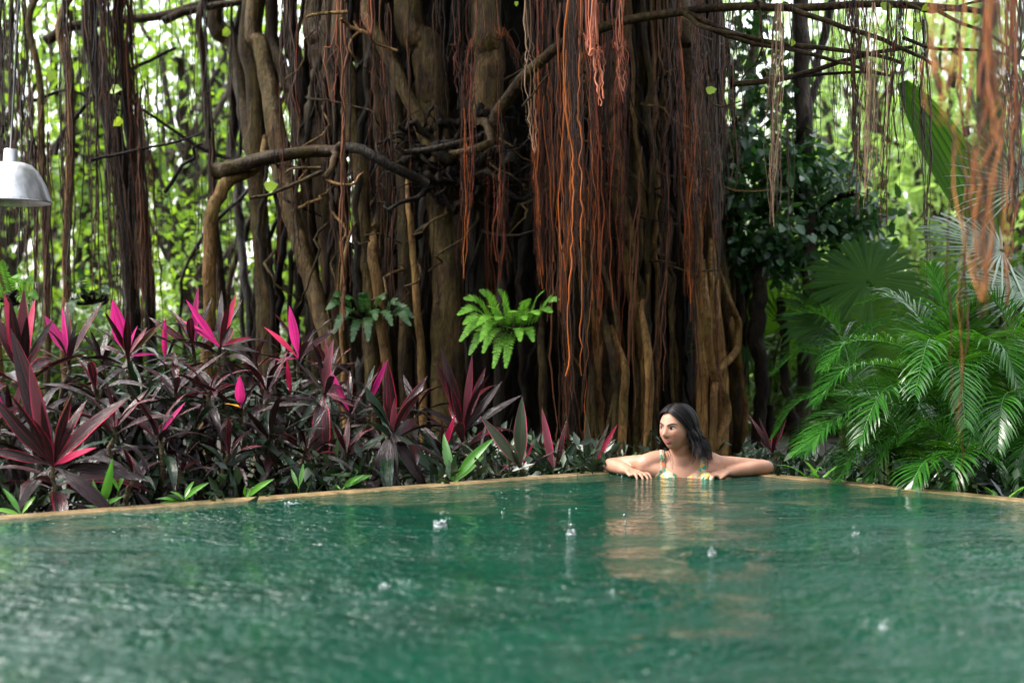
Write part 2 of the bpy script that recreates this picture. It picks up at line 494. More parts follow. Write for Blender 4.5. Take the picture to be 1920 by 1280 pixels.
def water():
    m, nt, bs = new_mat('pool_water')
    v = posvec(nt, (1, 1, 1))
    n1 = noise(nt, 2.6, 4, v, 0.5)
    c = ramp(nt, [(0.3, (0.0005, 0.022, 0.012)), (0.7, (0.0008, 0.033, 0.018))], n1.outputs[0]).outputs[0]
    nt.links.new(c, bs.inputs['Base Color'])
    bs.inputs['IOR'].default_value = 1.33
    bs.inputs['Roughness'].default_value = 0.05
    a = noise(nt, 12.0, 3, posvec(nt, (0.72, 1.15, 1)), 0.5)
    b = noise(nt, 40.0, 2, posvec(nt, (0.8, 1.1, 1)), 0.55)
    a.inputs['Distortion'].default_value = 0.6
    h = mixc(nt, 0.36, a.outputs[0], b.outputs[0])
    lowf = noise(nt, 1.1, 2, v, 0.5)
    k_ = ramp(nt, [(0.32, (0.35,) * 3), (0.66, (1.0,) * 3)], lowf.outputs[0])
    h = mixc(nt, 1.0, h, k_.outputs[0], 'MULTIPLY')
    bump(nt, bs, h, 1.0, 0.076)
    k = 300
    g = np.linspace(0, 8.0, k)
    # finer towards nothing in particular: an even grid carries the drop rings
    A, B = np.meshgrid(g, g, indexing='ij')
    X = C0.x + A * U.x + B * V.x
    Y = C0.y + A * U.y + B * V.y
    Z = np.full_like(X, 0.008)
    for i in range(14):
        an = npr.uniform(0, 6.28); fr = npr.uniform(4, 17)
        Z += 0.0022 / fr * 3 * np.sin(fr * (X * math.cos(an) + Y * math.sin(an)) + npr.uniform(0, 6.28))
    for (x, y, r0, hgt) in RINGS:
        p = wpt(x, y)
        r = np.hypot(X - p.x, Y - p.y)
        Z += 1.5 * hgt * np.cos((r - r0) * 62) * np.exp(-((r - r0) / (0.6 * r0 + 0.02)) ** 2)
    # calm, level water along the rim
    e = np.minimum(np.minimum(A, B), 0.15) / 0.15
    Z = 0.008 + (Z - 0.008) * (0.15 + 0.85 * e)
    mb = MB()
    mb.v = np.stack([X, Y, Z], -1).reshape(-1, 3).tolist()
    mb.f = [(i * k + j, (i + 1) * k + j, (i + 1) * k + j + 1, i * k + j + 1) for i in range(k - 1) for j in range(k - 1)]
    mb.t = [0.5] * (k * k); mb.uv = [(0, 0)] * (k * k)
    o = mb.build('water', m)
    tag(o, kind='structure')
water()

# ------------------------------------------------------------------ banyan
TC = Vector((-0.12, 10.5, GZ))
TR = 1.85
def YT(x, off=0.0):
    """distance of the banyan's front surface at pixel column x (off: metres towards the camera)"""
    k = (x - 960) / FPX
    Y = 9.3
    for _ in range(6):
        d = (k * Y - TC.x) / TR
        Y = TC.y - TR * math.sqrt(max(0.02, 1 - min(0.98, d * d))) * 0.95
    return Y - off

banyan = thing('banyan_tree', TC, 'huge banyan tree with a curtain of aerial roots behind the pool', 'tree')
ZTOP = 4.9

def proot(pts, rpx, Y=None, zt=ZTOP, off=0.0, mat=M_BARK, tint=0.5, taper=(1, 1), wig=0.015, sides=10, name='prop_root', lump=0.13, top=True, foot=True, seed=None):
    """a root or limb through photo pixels; pts may carry their own distance as third value"""
    rng = np.random.default_rng(seed if seed is not None else int(pts[0][0] * 7 + pts[-1][1]))
    w = []
    for p in pts:
        yy = p[2] if len(p) > 2 else (Y if Y is not None else YT(p[0], off))
        w.append(P(p[0], p[1], yy))
    r0 = rpx * w[len(w) // 2].y / FPX
    if top and pts[0][1] <= 5:
        d = w[0] - w[1]
        w.insert(0, Vector((w[0].x + d.x * 0.3 + (TC.x - w[0].x) * 0.2, w[0].y + (TC.y - w[0].y) * 0.12, max(zt, w[0].z + 0.3) if zt < 4 else max(zt, w[0].z + 1.2))))
    if foot and pts[-1][1] >= 600:
        w.append(Vector((w[-1].x + (w[-1].x - w[-2].x) * 0.2, w[-1].y, GZ - 0.05)))
    inair = name == 'prop_root' and pts[0][1] > 5
    if inair: w.insert(0, w[0] + Vector((rng.normal() * 0.03, 0.35, 0.25)))
    L = sum((w[i + 1] - w[i]).length for i in range(len(w) - 1))
    n = max(10, int(L / 0.09))
    path = wiggle(catmull(w, n), wig, rng)
    rad = np.linspace(taper[0], taper[1], n) * r0
    if inair: rad *= np.interp(np.linspace(0, 1, n), [0, .3, 1], [.45, 1, 1])
    mb = MB(); tube(mb, path, rad, sides, tint, lump, rng=rng)
    return mb.build(name, mat, banyan)

def bundle(x0, y0, x1, y1, spread, n, Y=None, off=0.0, mat=M_ST_RED, r=0.003, parent=None, name='aerial_root', ragged=0.5, kink=0.012, ztop=4.6, spread2=None, seed=0, thick=1.0, vary=1.0):
    """a tassel of fine hanging roots between two pixels, one part"""
    rng = np.random.default_rng(int(x0 * 13 + y1 * 3 + n + seed))
    mb = MB()
    par = parent or banyan
    guides = rng.normal(size=max(2, n // 5)) * spread * 0.5
    gend = rng.random(len(guides))
    for i in range(n):
        g = rng.integers(len(guides))
        o = guides[g] + rng.normal() * spread * 0.07
        s2 = spread2 if spread2 is not None else spread
        o2 = o * (s2 / max(spread, 1e-3)) * rng.uniform(0.7, 1.3) + rng.normal() * spread * 0.12
        ye = y0 + (y1 - y0) * (1 - ragged * (0.65 * gend[g] + 0.35 * rng.random()) ** 1.6)
        yy = (Y if Y is not None else YT(x0, off)) + rng.normal() * 0.06 * vary
        ys = y0 if y0 <= 5 else max(6, y0 - 190 * rng.random() ** 1.3)
        a = P(x0 + o, ys, yy); b = P(x1 + o2, ye, yy)
        pts = [a, a.lerp(b, 0.5) + Vector((rng.normal() * 0.012, rng.normal() * 0.02, 0)), b]
        if y0 <= 5: pts.insert(0, Vector((a.x + rng.normal() * 0.03, yy + rng.normal() * 0.03, ztop)))
        L = (pts[0] - b).length
        k = max(6, int(L / 0.07))
        path = wiggle(catmull(pts, k), kink * math.sqrt(L + 0.2) * 0.95, rng)
        path[:, :2] += rng.normal(size=(k, 2)) * 0.0015
        rr = 0.86 * r * rng.uniform(0.25, 1.2) ** 1.5 * np.linspace(1.15, 0.6, k) * thick
        rr = rr * (1 + 0.28 * np.sin(np.arange(k) * rng.uniform(.4, 1.1) + rng.uniform(0, 6)))
        if k > 10 and rng.random() < 0.3:
            j = int(k * rng.uniform(.35, .8)); m_ = min(k - j, rng.integers(4, 9)); st = path[j]
            fk = st + (path[j:j + m_] - st) * np.array([1, 1, rng.uniform(.7, 1.0)]) + np.linspace(0, 1, m_)[:, None] ** .8 * np.array([rng.normal() * .035, rng.normal() * .03, 0])
            if m_ > 3: tube(mb, fk, rr[j:j + m_] * .7, 4, .5, cap=False)
        tube(mb, path, rr, 4, float(np.clip(0.42 + rng.normal() * 0.34, 0, 1)), cap=False)
    return mb.build(name, mat, par)

# --- trunk core: a fluted mass of fused roots
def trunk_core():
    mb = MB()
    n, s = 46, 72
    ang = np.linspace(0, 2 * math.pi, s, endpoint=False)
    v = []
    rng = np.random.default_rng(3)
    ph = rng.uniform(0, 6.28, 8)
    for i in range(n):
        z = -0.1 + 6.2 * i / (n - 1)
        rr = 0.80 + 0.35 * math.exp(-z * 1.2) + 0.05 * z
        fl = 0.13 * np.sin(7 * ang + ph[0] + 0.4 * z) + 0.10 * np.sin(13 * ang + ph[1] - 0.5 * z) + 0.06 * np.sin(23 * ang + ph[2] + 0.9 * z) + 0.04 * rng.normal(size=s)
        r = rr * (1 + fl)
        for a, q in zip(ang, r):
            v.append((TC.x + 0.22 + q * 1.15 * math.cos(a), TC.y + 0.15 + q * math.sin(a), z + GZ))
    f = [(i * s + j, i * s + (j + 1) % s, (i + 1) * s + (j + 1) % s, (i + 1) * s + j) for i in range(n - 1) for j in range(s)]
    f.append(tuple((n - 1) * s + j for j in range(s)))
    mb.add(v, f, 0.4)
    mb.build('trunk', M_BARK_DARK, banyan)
trunk_core()

# --- the roots and trunks one can pick out in the photograph
PR = proot
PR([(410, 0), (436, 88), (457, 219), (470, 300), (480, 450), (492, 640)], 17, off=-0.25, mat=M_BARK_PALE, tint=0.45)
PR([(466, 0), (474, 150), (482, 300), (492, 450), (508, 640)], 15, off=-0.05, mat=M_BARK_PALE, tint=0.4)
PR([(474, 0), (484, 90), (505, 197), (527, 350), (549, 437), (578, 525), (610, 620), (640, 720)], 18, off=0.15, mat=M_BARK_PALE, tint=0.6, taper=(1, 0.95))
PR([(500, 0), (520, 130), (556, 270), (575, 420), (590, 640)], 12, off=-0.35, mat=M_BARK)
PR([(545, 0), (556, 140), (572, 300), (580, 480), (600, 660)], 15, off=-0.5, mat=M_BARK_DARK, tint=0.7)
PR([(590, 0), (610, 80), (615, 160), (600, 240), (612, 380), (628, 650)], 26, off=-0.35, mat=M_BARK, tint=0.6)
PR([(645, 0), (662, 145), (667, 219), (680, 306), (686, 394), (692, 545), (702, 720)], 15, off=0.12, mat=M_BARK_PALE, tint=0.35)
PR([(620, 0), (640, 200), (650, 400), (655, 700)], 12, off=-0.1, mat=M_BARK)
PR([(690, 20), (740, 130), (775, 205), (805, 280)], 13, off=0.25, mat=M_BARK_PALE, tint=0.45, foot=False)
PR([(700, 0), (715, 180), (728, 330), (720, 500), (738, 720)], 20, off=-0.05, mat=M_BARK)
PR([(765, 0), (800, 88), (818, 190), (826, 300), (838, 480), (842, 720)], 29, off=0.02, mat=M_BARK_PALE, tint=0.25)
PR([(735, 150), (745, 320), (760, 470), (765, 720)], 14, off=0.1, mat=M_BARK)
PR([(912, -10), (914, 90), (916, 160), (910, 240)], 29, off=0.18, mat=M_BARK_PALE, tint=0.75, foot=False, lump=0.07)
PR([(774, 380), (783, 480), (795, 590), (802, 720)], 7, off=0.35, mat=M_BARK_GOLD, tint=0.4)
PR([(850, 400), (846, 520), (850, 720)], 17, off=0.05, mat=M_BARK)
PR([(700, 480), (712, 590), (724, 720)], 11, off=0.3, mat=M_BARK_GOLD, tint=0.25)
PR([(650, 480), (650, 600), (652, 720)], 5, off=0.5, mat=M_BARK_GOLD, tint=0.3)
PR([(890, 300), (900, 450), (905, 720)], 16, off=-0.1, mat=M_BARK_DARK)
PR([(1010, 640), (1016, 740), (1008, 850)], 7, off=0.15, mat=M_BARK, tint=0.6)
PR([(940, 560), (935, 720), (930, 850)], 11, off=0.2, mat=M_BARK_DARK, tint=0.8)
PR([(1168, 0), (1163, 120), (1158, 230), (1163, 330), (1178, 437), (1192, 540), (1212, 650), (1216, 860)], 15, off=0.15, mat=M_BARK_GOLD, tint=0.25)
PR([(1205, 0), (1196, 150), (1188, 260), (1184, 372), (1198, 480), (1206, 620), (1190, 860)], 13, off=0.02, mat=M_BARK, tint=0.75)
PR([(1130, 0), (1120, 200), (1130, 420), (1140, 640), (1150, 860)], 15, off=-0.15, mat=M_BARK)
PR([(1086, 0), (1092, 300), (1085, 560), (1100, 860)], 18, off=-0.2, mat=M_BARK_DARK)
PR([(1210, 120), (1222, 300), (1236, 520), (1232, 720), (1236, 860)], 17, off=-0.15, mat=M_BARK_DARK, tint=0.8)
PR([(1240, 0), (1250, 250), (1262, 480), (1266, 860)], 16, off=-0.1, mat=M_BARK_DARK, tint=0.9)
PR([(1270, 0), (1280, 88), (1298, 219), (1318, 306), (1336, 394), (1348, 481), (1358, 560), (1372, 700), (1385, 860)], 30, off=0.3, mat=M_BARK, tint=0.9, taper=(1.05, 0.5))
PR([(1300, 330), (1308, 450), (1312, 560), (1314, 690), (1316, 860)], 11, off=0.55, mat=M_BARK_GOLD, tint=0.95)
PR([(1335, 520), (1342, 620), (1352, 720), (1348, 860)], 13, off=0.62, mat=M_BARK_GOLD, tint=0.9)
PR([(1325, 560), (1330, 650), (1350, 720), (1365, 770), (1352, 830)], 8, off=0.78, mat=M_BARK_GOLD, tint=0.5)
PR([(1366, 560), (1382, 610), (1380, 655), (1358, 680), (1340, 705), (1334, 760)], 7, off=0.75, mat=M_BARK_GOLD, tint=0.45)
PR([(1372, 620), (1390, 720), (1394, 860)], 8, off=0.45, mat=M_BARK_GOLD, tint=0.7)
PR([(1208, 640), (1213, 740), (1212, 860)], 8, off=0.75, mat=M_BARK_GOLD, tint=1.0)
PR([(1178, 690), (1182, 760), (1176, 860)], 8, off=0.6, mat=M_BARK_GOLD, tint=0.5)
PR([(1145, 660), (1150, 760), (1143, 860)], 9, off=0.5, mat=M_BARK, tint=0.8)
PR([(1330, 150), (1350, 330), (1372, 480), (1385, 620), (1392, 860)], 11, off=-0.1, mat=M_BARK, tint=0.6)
# random roots that fill the depth of the tree
rr_ = np.random.default_rng(21)
for i in range(74):
    x = 440 + 940 * (i + rr_.random()) / 74
    lean = (x - 900) / 480.0
    cross = rr_.normal() * (34 if rr_.random() < 0.7 else 90)
    xa = x - lean * rr_.uniform(-10, 50) + cross
    xb = x + lean * rr_.uniform(0, 40) - cross * 0.6
    y0 = 0 if rr_.random() < 0.75 else rr_.uniform(60, 400)
    xm = (xa + xb) / 2 + rr_.normal() * 18
    m = rr_.choice([0, 0, 1, 1, 2])
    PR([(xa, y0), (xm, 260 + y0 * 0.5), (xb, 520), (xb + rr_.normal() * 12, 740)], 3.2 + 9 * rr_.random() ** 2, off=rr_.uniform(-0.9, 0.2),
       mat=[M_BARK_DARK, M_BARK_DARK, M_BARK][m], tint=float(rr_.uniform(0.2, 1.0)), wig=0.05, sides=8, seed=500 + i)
for i in range(34):                       # warm brown stems packed along the right half of the trunk
    x = 1075 + 300 * (i + rr_.random()) / 34
    y0 = 0 if rr_.random() < .55 else rr_.uniform(120, 520)
    PR([(x - 14 + rr_.normal() * 8, y0), (x + rr_.normal() * 8, 300 + y0 * .45), (x + 6 + rr_.normal() * 9, 600 + y0 * .1), (x + 10 + rr_.normal() * 10, 850)], 2.6 + 6 * rr_.random() ** 1.6, off=rr_.uniform(-.1, .3),
       mat=[M_BARK, M_BARK_GOLD, M_BARK, M_BARK_PALE][i % 4], tint=float(rr_.uniform(.15, .6)), wig=0.04, sides=8, seed=700 + i)
# --- burl and limbs
def burl():
    rng = np.random.default_rng(8)
    mb = MB()
    for i in range(46):
        x = rng.uniform(765, 930); y = rng.uniform(250, 365)
        c = P(x, y, YT(850, rng.uniform(0.1, 0.35)))
        a_ = rng.uniform(-.5, .35) + (math.pi if rng.random() < .5 else 0); l_ = rng.uniform(50, 150)
        q = P(x + l_ * math.cos(a_), y + l_ * math.sin(a_) * .7, YT(850, rng.uniform(0.1, 0.4)))
        mid = (c + q) * 0.5 + Vector((0, -0.1, rng.uniform(-0.08, 0.12)))
        p = wiggle(catmull([c, mid, q], 16), 0.06, rng, zfree=True)
        tube(mb, p, np.interp(np.linspace(0, 1, 16), [0, .4, 1], [.5, 1, .15]) * (0.006 + 0.035 * rng.random() ** 2), 7, float(rng.uniform(0.1, 1.0)), 0.3, rng=rng)
    mb.build('burl', M_BARK_DARK, banyan)
burl()
kw = dict(name='branch', foot=False, top=False)
PR([(640, 286, 8.6), (560, 288, 8.65), (480, 306, 8.75), (440, 316, 8.75), (402, 318, 8.75)], 13, mat=M_BARK, tint=0.15, lump=0.34, taper=(1, 1.1), wig=0.05, **kw)
PR([(476, 318, 8.72), (432, 338, 8.7), (402, 384, 8.7), (391, 450, 8.7), (390, 560, 8.7), (386, 650, 8.7)], 12, mat=M_BARK_GOLD, tint=0.35, name='prop_root')
PR([(640, 276, 8.4), (686, 281, 8.3), (740, 312, 8.25), (800, 345, 8.35)], 10, mat=M_BARK_DARK, tint=0.5, **kw)
PR([(640, 274, 8.4), (626, 300, 8.3), (608, 335, 8.25)], 8, mat=M_BARK_PALE, tint=0.2, taper=(1, .6), **kw)
PR([(608, 322, 8.25), (560, 345, 8.2), (510, 365, 8.15), (468, 372, 8.1)], 4.5, mat=M_BARK, tint=0.7, taper=(1, .5), **kw)
PR([(612, 338, 8.25), (640, 346, 8.2), (668, 345, 8.2), (682, 322, 8.2)], 3, mat=M_BARK_GOLD, tint=0.8, taper=(1, .6), **kw)
PR([(600, 315, 8.3), (560, 316, 8.2), (532, 325, 8.2)], 3, mat=M_BARK_PALE, tint=0.4, taper=(1, .5), **kw)
PR([(760, 285, 8.2), (820, 275, 8.1), (880, 262, 8.1), (912, 250, 8.15)], 6, mat=M_BARK_DARK, tint=0.9, **kw)
PR([(842, 290, 8.0), (885, 280, 7.95), (918, 262, 8.0), (912, 235, 8.1), (905, 228, 8.2)], 8, mat=M_BARK_PALE, tint=0.15, **kw)
tw_ = np.random.default_rng(99)
for i in range(46):
    x = tw_.uniform(500, 1300); y = tw_.uniform(20, 520); l_ = tw_.uniform(60, 200)
    a_ = tw_.normal() * .5 + (math.pi / 2 if tw_.random() < .6 else 0.2)
    pts = [(x + l_ * math.cos(a_) * q + tw_.normal() * 9, y + l_ * math.sin(a_) * q + tw_.normal() * 9, YT(x, .2 + .25 * math.sin(q * 3))) for q in (0, .33, .66, 1)]
    PR(pts, tw_.uniform(1.4, 3.6), mat=[M_BARK, M_BARK_PALE, M_BARK_GOLD, M_BARK_DARK][i % 4], tint=float(tw_.uniform(.2, .9)), taper=(1, .5), wig=0.05, sides=6, lump=0.1, seed=900 + i, **kw)
# the long bough that climbs to the right
PR([(918, 262, 8.15), (932, 220, 8.1), (960, 172, 8.0), (1000, 126, 7.9), (1050, 88, 7.8), (1110, 58, 7.7), (1190, 34, 7.6), (1290, 18, 7.5), (1380, 8, 7.4),
    (1500, 12, 7.3), (1640, 4, 7.2), (1790, 14, 7.1), (1840, 22, 7.0)], 10, mat=M_BARK, tint=0.75, taper=(1.35, 0.5), wig=0.02, **kw)
for pts, r in [
    ([(1285, 22, 7.5), (1310, 45, 7.4), (1350, 58, 7.35), (1420, 72, 7.3), (1470, 92, 7.3)], 5),
    ([(1285, 20, 7.5), (1340, 52, 7.45), (1430, 78, 7.4), (1560, 92, 7.3), (1640, 104, 7.2), (1690, 118, 7.2)], 6),
    ([(1470, 12, 7.3), (1560, 42, 7.2), (1640, 68, 7.15), (1700, 95, 7.1), (1750, 122, 7.05)], 6),
    ([(1320, 50, 7.4), (1400, 78, 7.4), (1500, 95, 7.35), (1560, 112, 7.3), (1590, 122, 7.3), (1660, 140, 7.2)], 5),
    ([(1380, 158, 7.6), (1450, 152, 7.5), (1520, 138, 7.45), (1590, 112, 7.4), (1650, 96, 7.3), (1710, 88, 7.3)], 6.5),
    ([(1430, 152, 7.6), (1520, 142, 7.5), (1620, 135, 7.4), (1670, 142, 7.3)], 4),
    ([(1690, 5, 7.1), (1740, 22, 7.0), (1800, 10, 7.0), (1860, -5, 6.9)], 4),
    ([(1690, 70, 7.1), (1750, 90, 7.0), (1830, 92, 7.0), (1930, 110, 6.9)], 4),
    ([(1740, 8, 7.0), (1800, 45, 6.9), (1860, 70, 6.8), (1930, 120, 6.7)], 4),
    ([(1420, 5, 7.3), (1426, 60, 7.3), (1418, 110, 7.3), (1390, 150, 7.35)], 3),
    ([(1345, 130, 7.5), (1330, 180, 7.5), (1350, 200, 7.45), (1390, 190, 7.4)], 2.5),
    ([(980, 200, 7.4), (1030, 140, 7.3)], 2.5)]:
    PR(pts, r, mat=M_BARK, tint=0.55, taper=(1, 0.55), wig=0.012, sides=7, lump=0.08, **kw)
for pts, r, m in [
    ([(440, 300, 9.4), (380, 278, 9.4), (330, 250, 9.4), (270, 215, 9.4), (215, 170, 9.4)], 4, M_BARK_DARK),
    ([(80, 78, 10.5), (120, 55, 10.5), (190, 40, 10.5), (300, 30, 10.4), (345, 14, 10.3), (420, 0, 10.2)], 11, M_BARK),
    ([(295, 38, 10.3), (350, 16, 10.2), (430, 2, 10.1), (520, -10, 10.0)], 9, M_BARK),
    ([(170, 300, 9.2), (230, 285, 9.2), (300, 270, 9.2), (380, 250, 9.3)], 3.5, M_BARK_DARK),
    ([(60, 190, 9.6), (140, 170, 9.6), (200, 200, 9.6), (250, 215, 9.6)], 3, M_BARK_DARK),
    ([(110, 290, 9.6), (160, 200, 9.7), (260, 120, 9.8), (330, 90, 9.8)], 5, M_BARK_DARK),
    ([(300, 360, 9.4), (350, 290, 9.4), (380, 270, 9.4)], 4, M_BARK_DARK),
    ([(640, 20, 7.6), (600, 25, 7.5), (575, 32, 7.5)], 4, M_BARK_GOLD),
    ([(640, 35, 7.6), (690, 60, 7.6), (745, 95, 7.7)], 4, M_BARK_GOLD)]:
    PR(pts, r, mat=m, tint=0.5, taper=(1, 0.6), wig=0.03, sides=7, lump=0.1, **kw)
# overhead limbs that carry the hanging roots (above the picture)
def limb(pts, r0, r1):
    mb = MB(); n = 36
    tube(mb, wiggle(catmull(pts, n), 0.12, npr, zfree=True), np.linspace(r0, r1, n), 12, 0.5, 0.12)
    mb.build('branch', M_BARK, banyan)
limb([TC + Vector((0, 0, 3.9)), (-1.5, 9.9, 3.6), (-3.0, 9.4, 3.35), (-5.2, 9.2, 3.5)], 0.2, 0.09)
limb([TC + Vector((0, 0, 4.0)), (-1.6, 10.5, 3.7), (-3.4, 10.3, 3.5), (-6, 10.6, 3.9)], 0.2, 0.09)
limb([TC + Vector((0, 0, 4.0)), (1.0, 8.6, 3.6), (1.9, 7.4, 3.2), (3.6, 6.4, 3.4)], 0.2, 0.06)
limb([TC + Vector((0, 0, 4.2)), (0.9, 8.0, 4.5), (1.4, 6.0, 3.6), (1.35, 3.9, 3.05), (1.5, 2.6, 2.9)], 0.25, 0.06)
limb([TC + Vector((0, 0, 4.6)), (0.2, 8.2, 4.9), (0.55, 7.0, 4.7), (0.6, 6.3, 4.9)], 0.25, 0.08)
limb([TC + Vector((0, 0, 5.0)), (0.5, 12.0, 5.8), (0.8, 14.0, 6.2)], 0.4, 0.15)

# --- hanging roots in front of the trunk
B = bundle
B(1085, 0, 1082, 560, 40, 38, 7.75, mat=M_ST_ORANGE, r=0.0042, spread2=56, ragged=0.35)
B(1060, 120, 1060, 600, 10, 18, 7.6, mat=M_ST_ORANGE, r=0.005, ragged=0.25)
B(1064, 0, 1064, 765, 8, 6, 7.35, mat=M_ST_ORANGE, r=0.005, ragged=0.3)
B(1095, 0, 1097, 890, 6, 7, 6.93, mat=M_ST_ORANGE, r=0.0045, ragged=0.25, spread2=6)
B(1094, 0, 1103, 200, 22, 14, 6.5, mat=M_ST_PINK, r=0.0055, spread2=26, ragged=0.7, kink=0.008)
B(1112, 0, 1116, 480, 34, 16, 7.85, mat=M_ST_RED, r=0.0036, ragged=0.6)
B(1160, 0, 1168, 210, 26, 14, 7.3, mat=M_ST_PINK, r=0.003, ragged=0.6, kink=0.012)
B(1135, 60, 1130, 640, 40, 18, 8.1, mat=M_ST_RED, r=0.0035, ragged=0.6)
B(1172, 180, 1165, 720, 26, 22, 8.3, mat=M_ST_RED, r=0.0035, ragged=0.6)
B(1110, 300, 1118, 690, 40, 18, 8.2, mat=M_ST_ORANGE, r=0.0035, ragged=0.6)
B(1012, 0, 1012, 520, 30, 26, 8.05, mat=M_ST_RED, r=0.0034, ragged=0.5)
B(1008, 260, 1018, 560, 22, 24, 7.95, mat=M_ST_ORANGE, r=0.0036, ragged=0.5)
B(998, 0, 1010, 300, 8, 6, 7.6, mat=M_ST_TAN, r=0.005, ragged=0.1)
B(1040, 0, 1036, 640, 24, 10, 8.2, mat=M_ST_BROWN, r=0.004, ragged=0.4)
B(884, 200, 880, 455, 15, 15, 7.9, mat=M_ST_RED, r=0.0034, ragged=0.4)
B(873, 240, 872, 590, 8, 6, 7.9, mat=M_ST_ORANGE, r=0.003, ragged=0.4)
B(938, 270, 936, 560, 6, 6, 7.8, mat=M_ST_ORANGE, r=0.003, ragged=0.5)
B(900, 0, 875, 230, 18, 8, 7.7, mat=M_ST_RED, r=0.003, ragged=0.5)
B(925, 0, 975, 150, 14, 8, 7.7, mat=M_ST_ORANGE, r=0.003, ragged=0.5)
B(628, 0, 626, 220, 6, 5, 7.8, mat=M_ST_PINK, r=0.003, ragged=0.6)
B(640, 0, 646, 640, 6, 4, 8.2, mat=M_ST_BROWN, r=0.006, ragged=0.2)
B(688, 0, 686, 60, 16, 5, 7.4, mat=M_ST_PINK, r=0.003, ragged=0.5)
B(556, 30, 560, 235, 6, 4, 8.0, mat=M_ST_RED, r=0.0025, ragged=0.5)
B(515, 340, 516, 500, 8, 5, 8.3, mat=M_ST_RED, r=0.003, ragged=0.5)
B(850, 0, 848, 260, 20, 7, 7.9, mat=M_ST_RED, r=0.003, ragged=0.5)
B(775, 100, 778, 520, 40, 6, 8.4, mat=M_ST_BROWN, r=0.004, ragged=0.6)
B(706, 120, 716, 640, 40, 14, 8.4, mat=M_ST_BROWN, r=0.004, ragged=0.5)
B(960, 380, 965, 600, 60, 22, 8.3, mat=M_ST_RED, r=0.003, ragged=0.6)
B(1305, 300, 1302, 620, 26, 40, 8.25, mat=M_ST_ORANGE, r=0.0034, ragged=0.5)
B(1300, 0, 1306, 420, 28, 24, 8.1, mat=M_ST_BROWN, r=0.0035, ragged=0.5)
B(1276, 60, 1284, 340, 8, 6, 8.0, mat=M_ST_ORANGE, r=0.0026, ragged=0.5)
B(1340, 430, 1338, 480, 5, 5, 8.2, mat=M_ST_PINK, r=0.003, ragged=0.5)
B(1322, 400, 1330, 820, 40, 12, 8.3, mat=M_ST_BROWN, r=0.005, ragged=0.35)
B(1230, 0, 1228, 420, 60, 14, 8.35, mat=M_ST_BROWN, r=0.0036, ragged=0.6)
B(1245, 100, 1262, 600, 50, 12, 8.4, mat=M_ST_RED, r=0.0032, ragged=0.6)
B(1200, 420, 1180, 840, 60, 12, 8.3, mat=M_ST_BROWN, r=0.005, ragged=0.4)
B(1100, 560, 1110, 860, 70, 14, 8.2, mat=M_ST_BROWN, r=0.005, ragged=0.4)
B(660, 0, 660, 500, 120, 9, 8.5, mat=M_ST_BROWN, r=0.004, ragged=0.6)
B(820, 0, 815, 620, 160, 14, 8.5, mat=M_ST_BROWN, r=0.004, ragged=0.6)
B(540, 0, 560, 560, 90, 24, 8.8, mat=M_ST_DARK, r=0.005, ragged=0.5)

# --- root curtains on the left, hanging from the limbs above
PR([(64, 0), (70, 150), (80, 330), (82, 460), (86, 640)], 6.5, zt=3.4, Y=9.3, mat=M_BARK_PALE, tint=0.7, lump=0.08)
PR([(124, 0), (128, 150), (130, 300), (124, 450), (122, 640)], 8, zt=3.4, Y=9.0, mat=M_BARK_GOLD, tint=0.35, lump=0.08)
PR([(4, 380), (3, 480), (4, 640)], 6, zt=3.4, Y=9.6, mat=M_BARK_GOLD, tint=0.4)
PR([(180, 0), (190, 140), (228, 300), (240, 460), (250, 640)], 16, zt=3.4, Y=9.6, mat=M_BARK_DARK, tint=0.9)
PR([(226, 0), (232, 140), (250, 300), (275, 460), (285, 640)], 11, zt=3.4, Y=9.7, mat=M_BARK_DARK, tint=0.9)
PR([(380, 0), (384, 130), (398, 270), (404, 420), (420, 640)], 7, zt=3.4, Y=10.2, mat=M_BARK, tint=0.4)
PR([(-22, 0), (-24, 200), (-18, 320), (-14, 640)], 15, zt=3.4, Y=10.0, mat=M_BARK_DARK, tint=0.7)
B(20, 0, 22, 470, 44, 37, 9.4, mat=M_ST_DARK, r=0.006, ragged=0.5, ztop=3.35)
B(48, 0, 60, 560, 30, 13, 9.5, mat=M_ST_BROWN, r=0.006, ragged=0.5, ztop=3.35)
B(78, 330, 78, 640, 44, 28, 9.1, mat=M_ST_BROWN, r=0.006, ragged=0.3, ztop=3.35)
B(122, 0, 124, 600, 12, 16, 8.9, mat=M_ST_BROWN, r=0.006, ragged=0.2, ztop=3.35)
B(98, 0, 106, 520, 36, 5, 9.9, mat=M_ST_DARK, r=0.005, ragged=0.5, ztop=3.35)
B(186, 0, 222, 560, 40, 37, 9.3, mat=M_ST_DARK, r=0.0055, spread2=74, ragged=0.4, ztop=3.35)
B(236, 0, 262, 640, 34, 37, 9.4, mat=M_ST_BROWN, r=0.006, spread2=60, ragged=0.35, ztop=3.35)
B(196, 60, 206, 240, 18, 8, 8.8, mat=M_ST_BROWN, r=0.005, ragged=0.5, ztop=3.35)
B(154, 0, 168, 440, 44, 8, 9.8, mat=M_ST_DARK, r=0.006, ragged=0.6, ztop=3.35)
B(268, 330, 274, 650, 30, 22, 9.2, mat=M_ST_BROWN, r=0.006, ragged=0.4, ztop=3.35)
B(330, 0, 346, 520, 90, 9, 10.2, mat=M_ST_DARK, r=0.004, ragged=0.6, ztop=3.35)
B(360, 0, 365, 620, 60, 13, 10.0, mat=M_ST_DARK, r=0.005, ragged=0.5, ztop=3.35)
B(290, 0, 310, 600, 70, 7, 10.4, mat=M_ST_DARK, r=0.0045, ragged=0.6, ztop=3.35)
B(425, 40, 432, 620, 40, 9, 10.0, mat=M_ST_DARK, r=0.005, ragged=0.5, ztop=3.35)
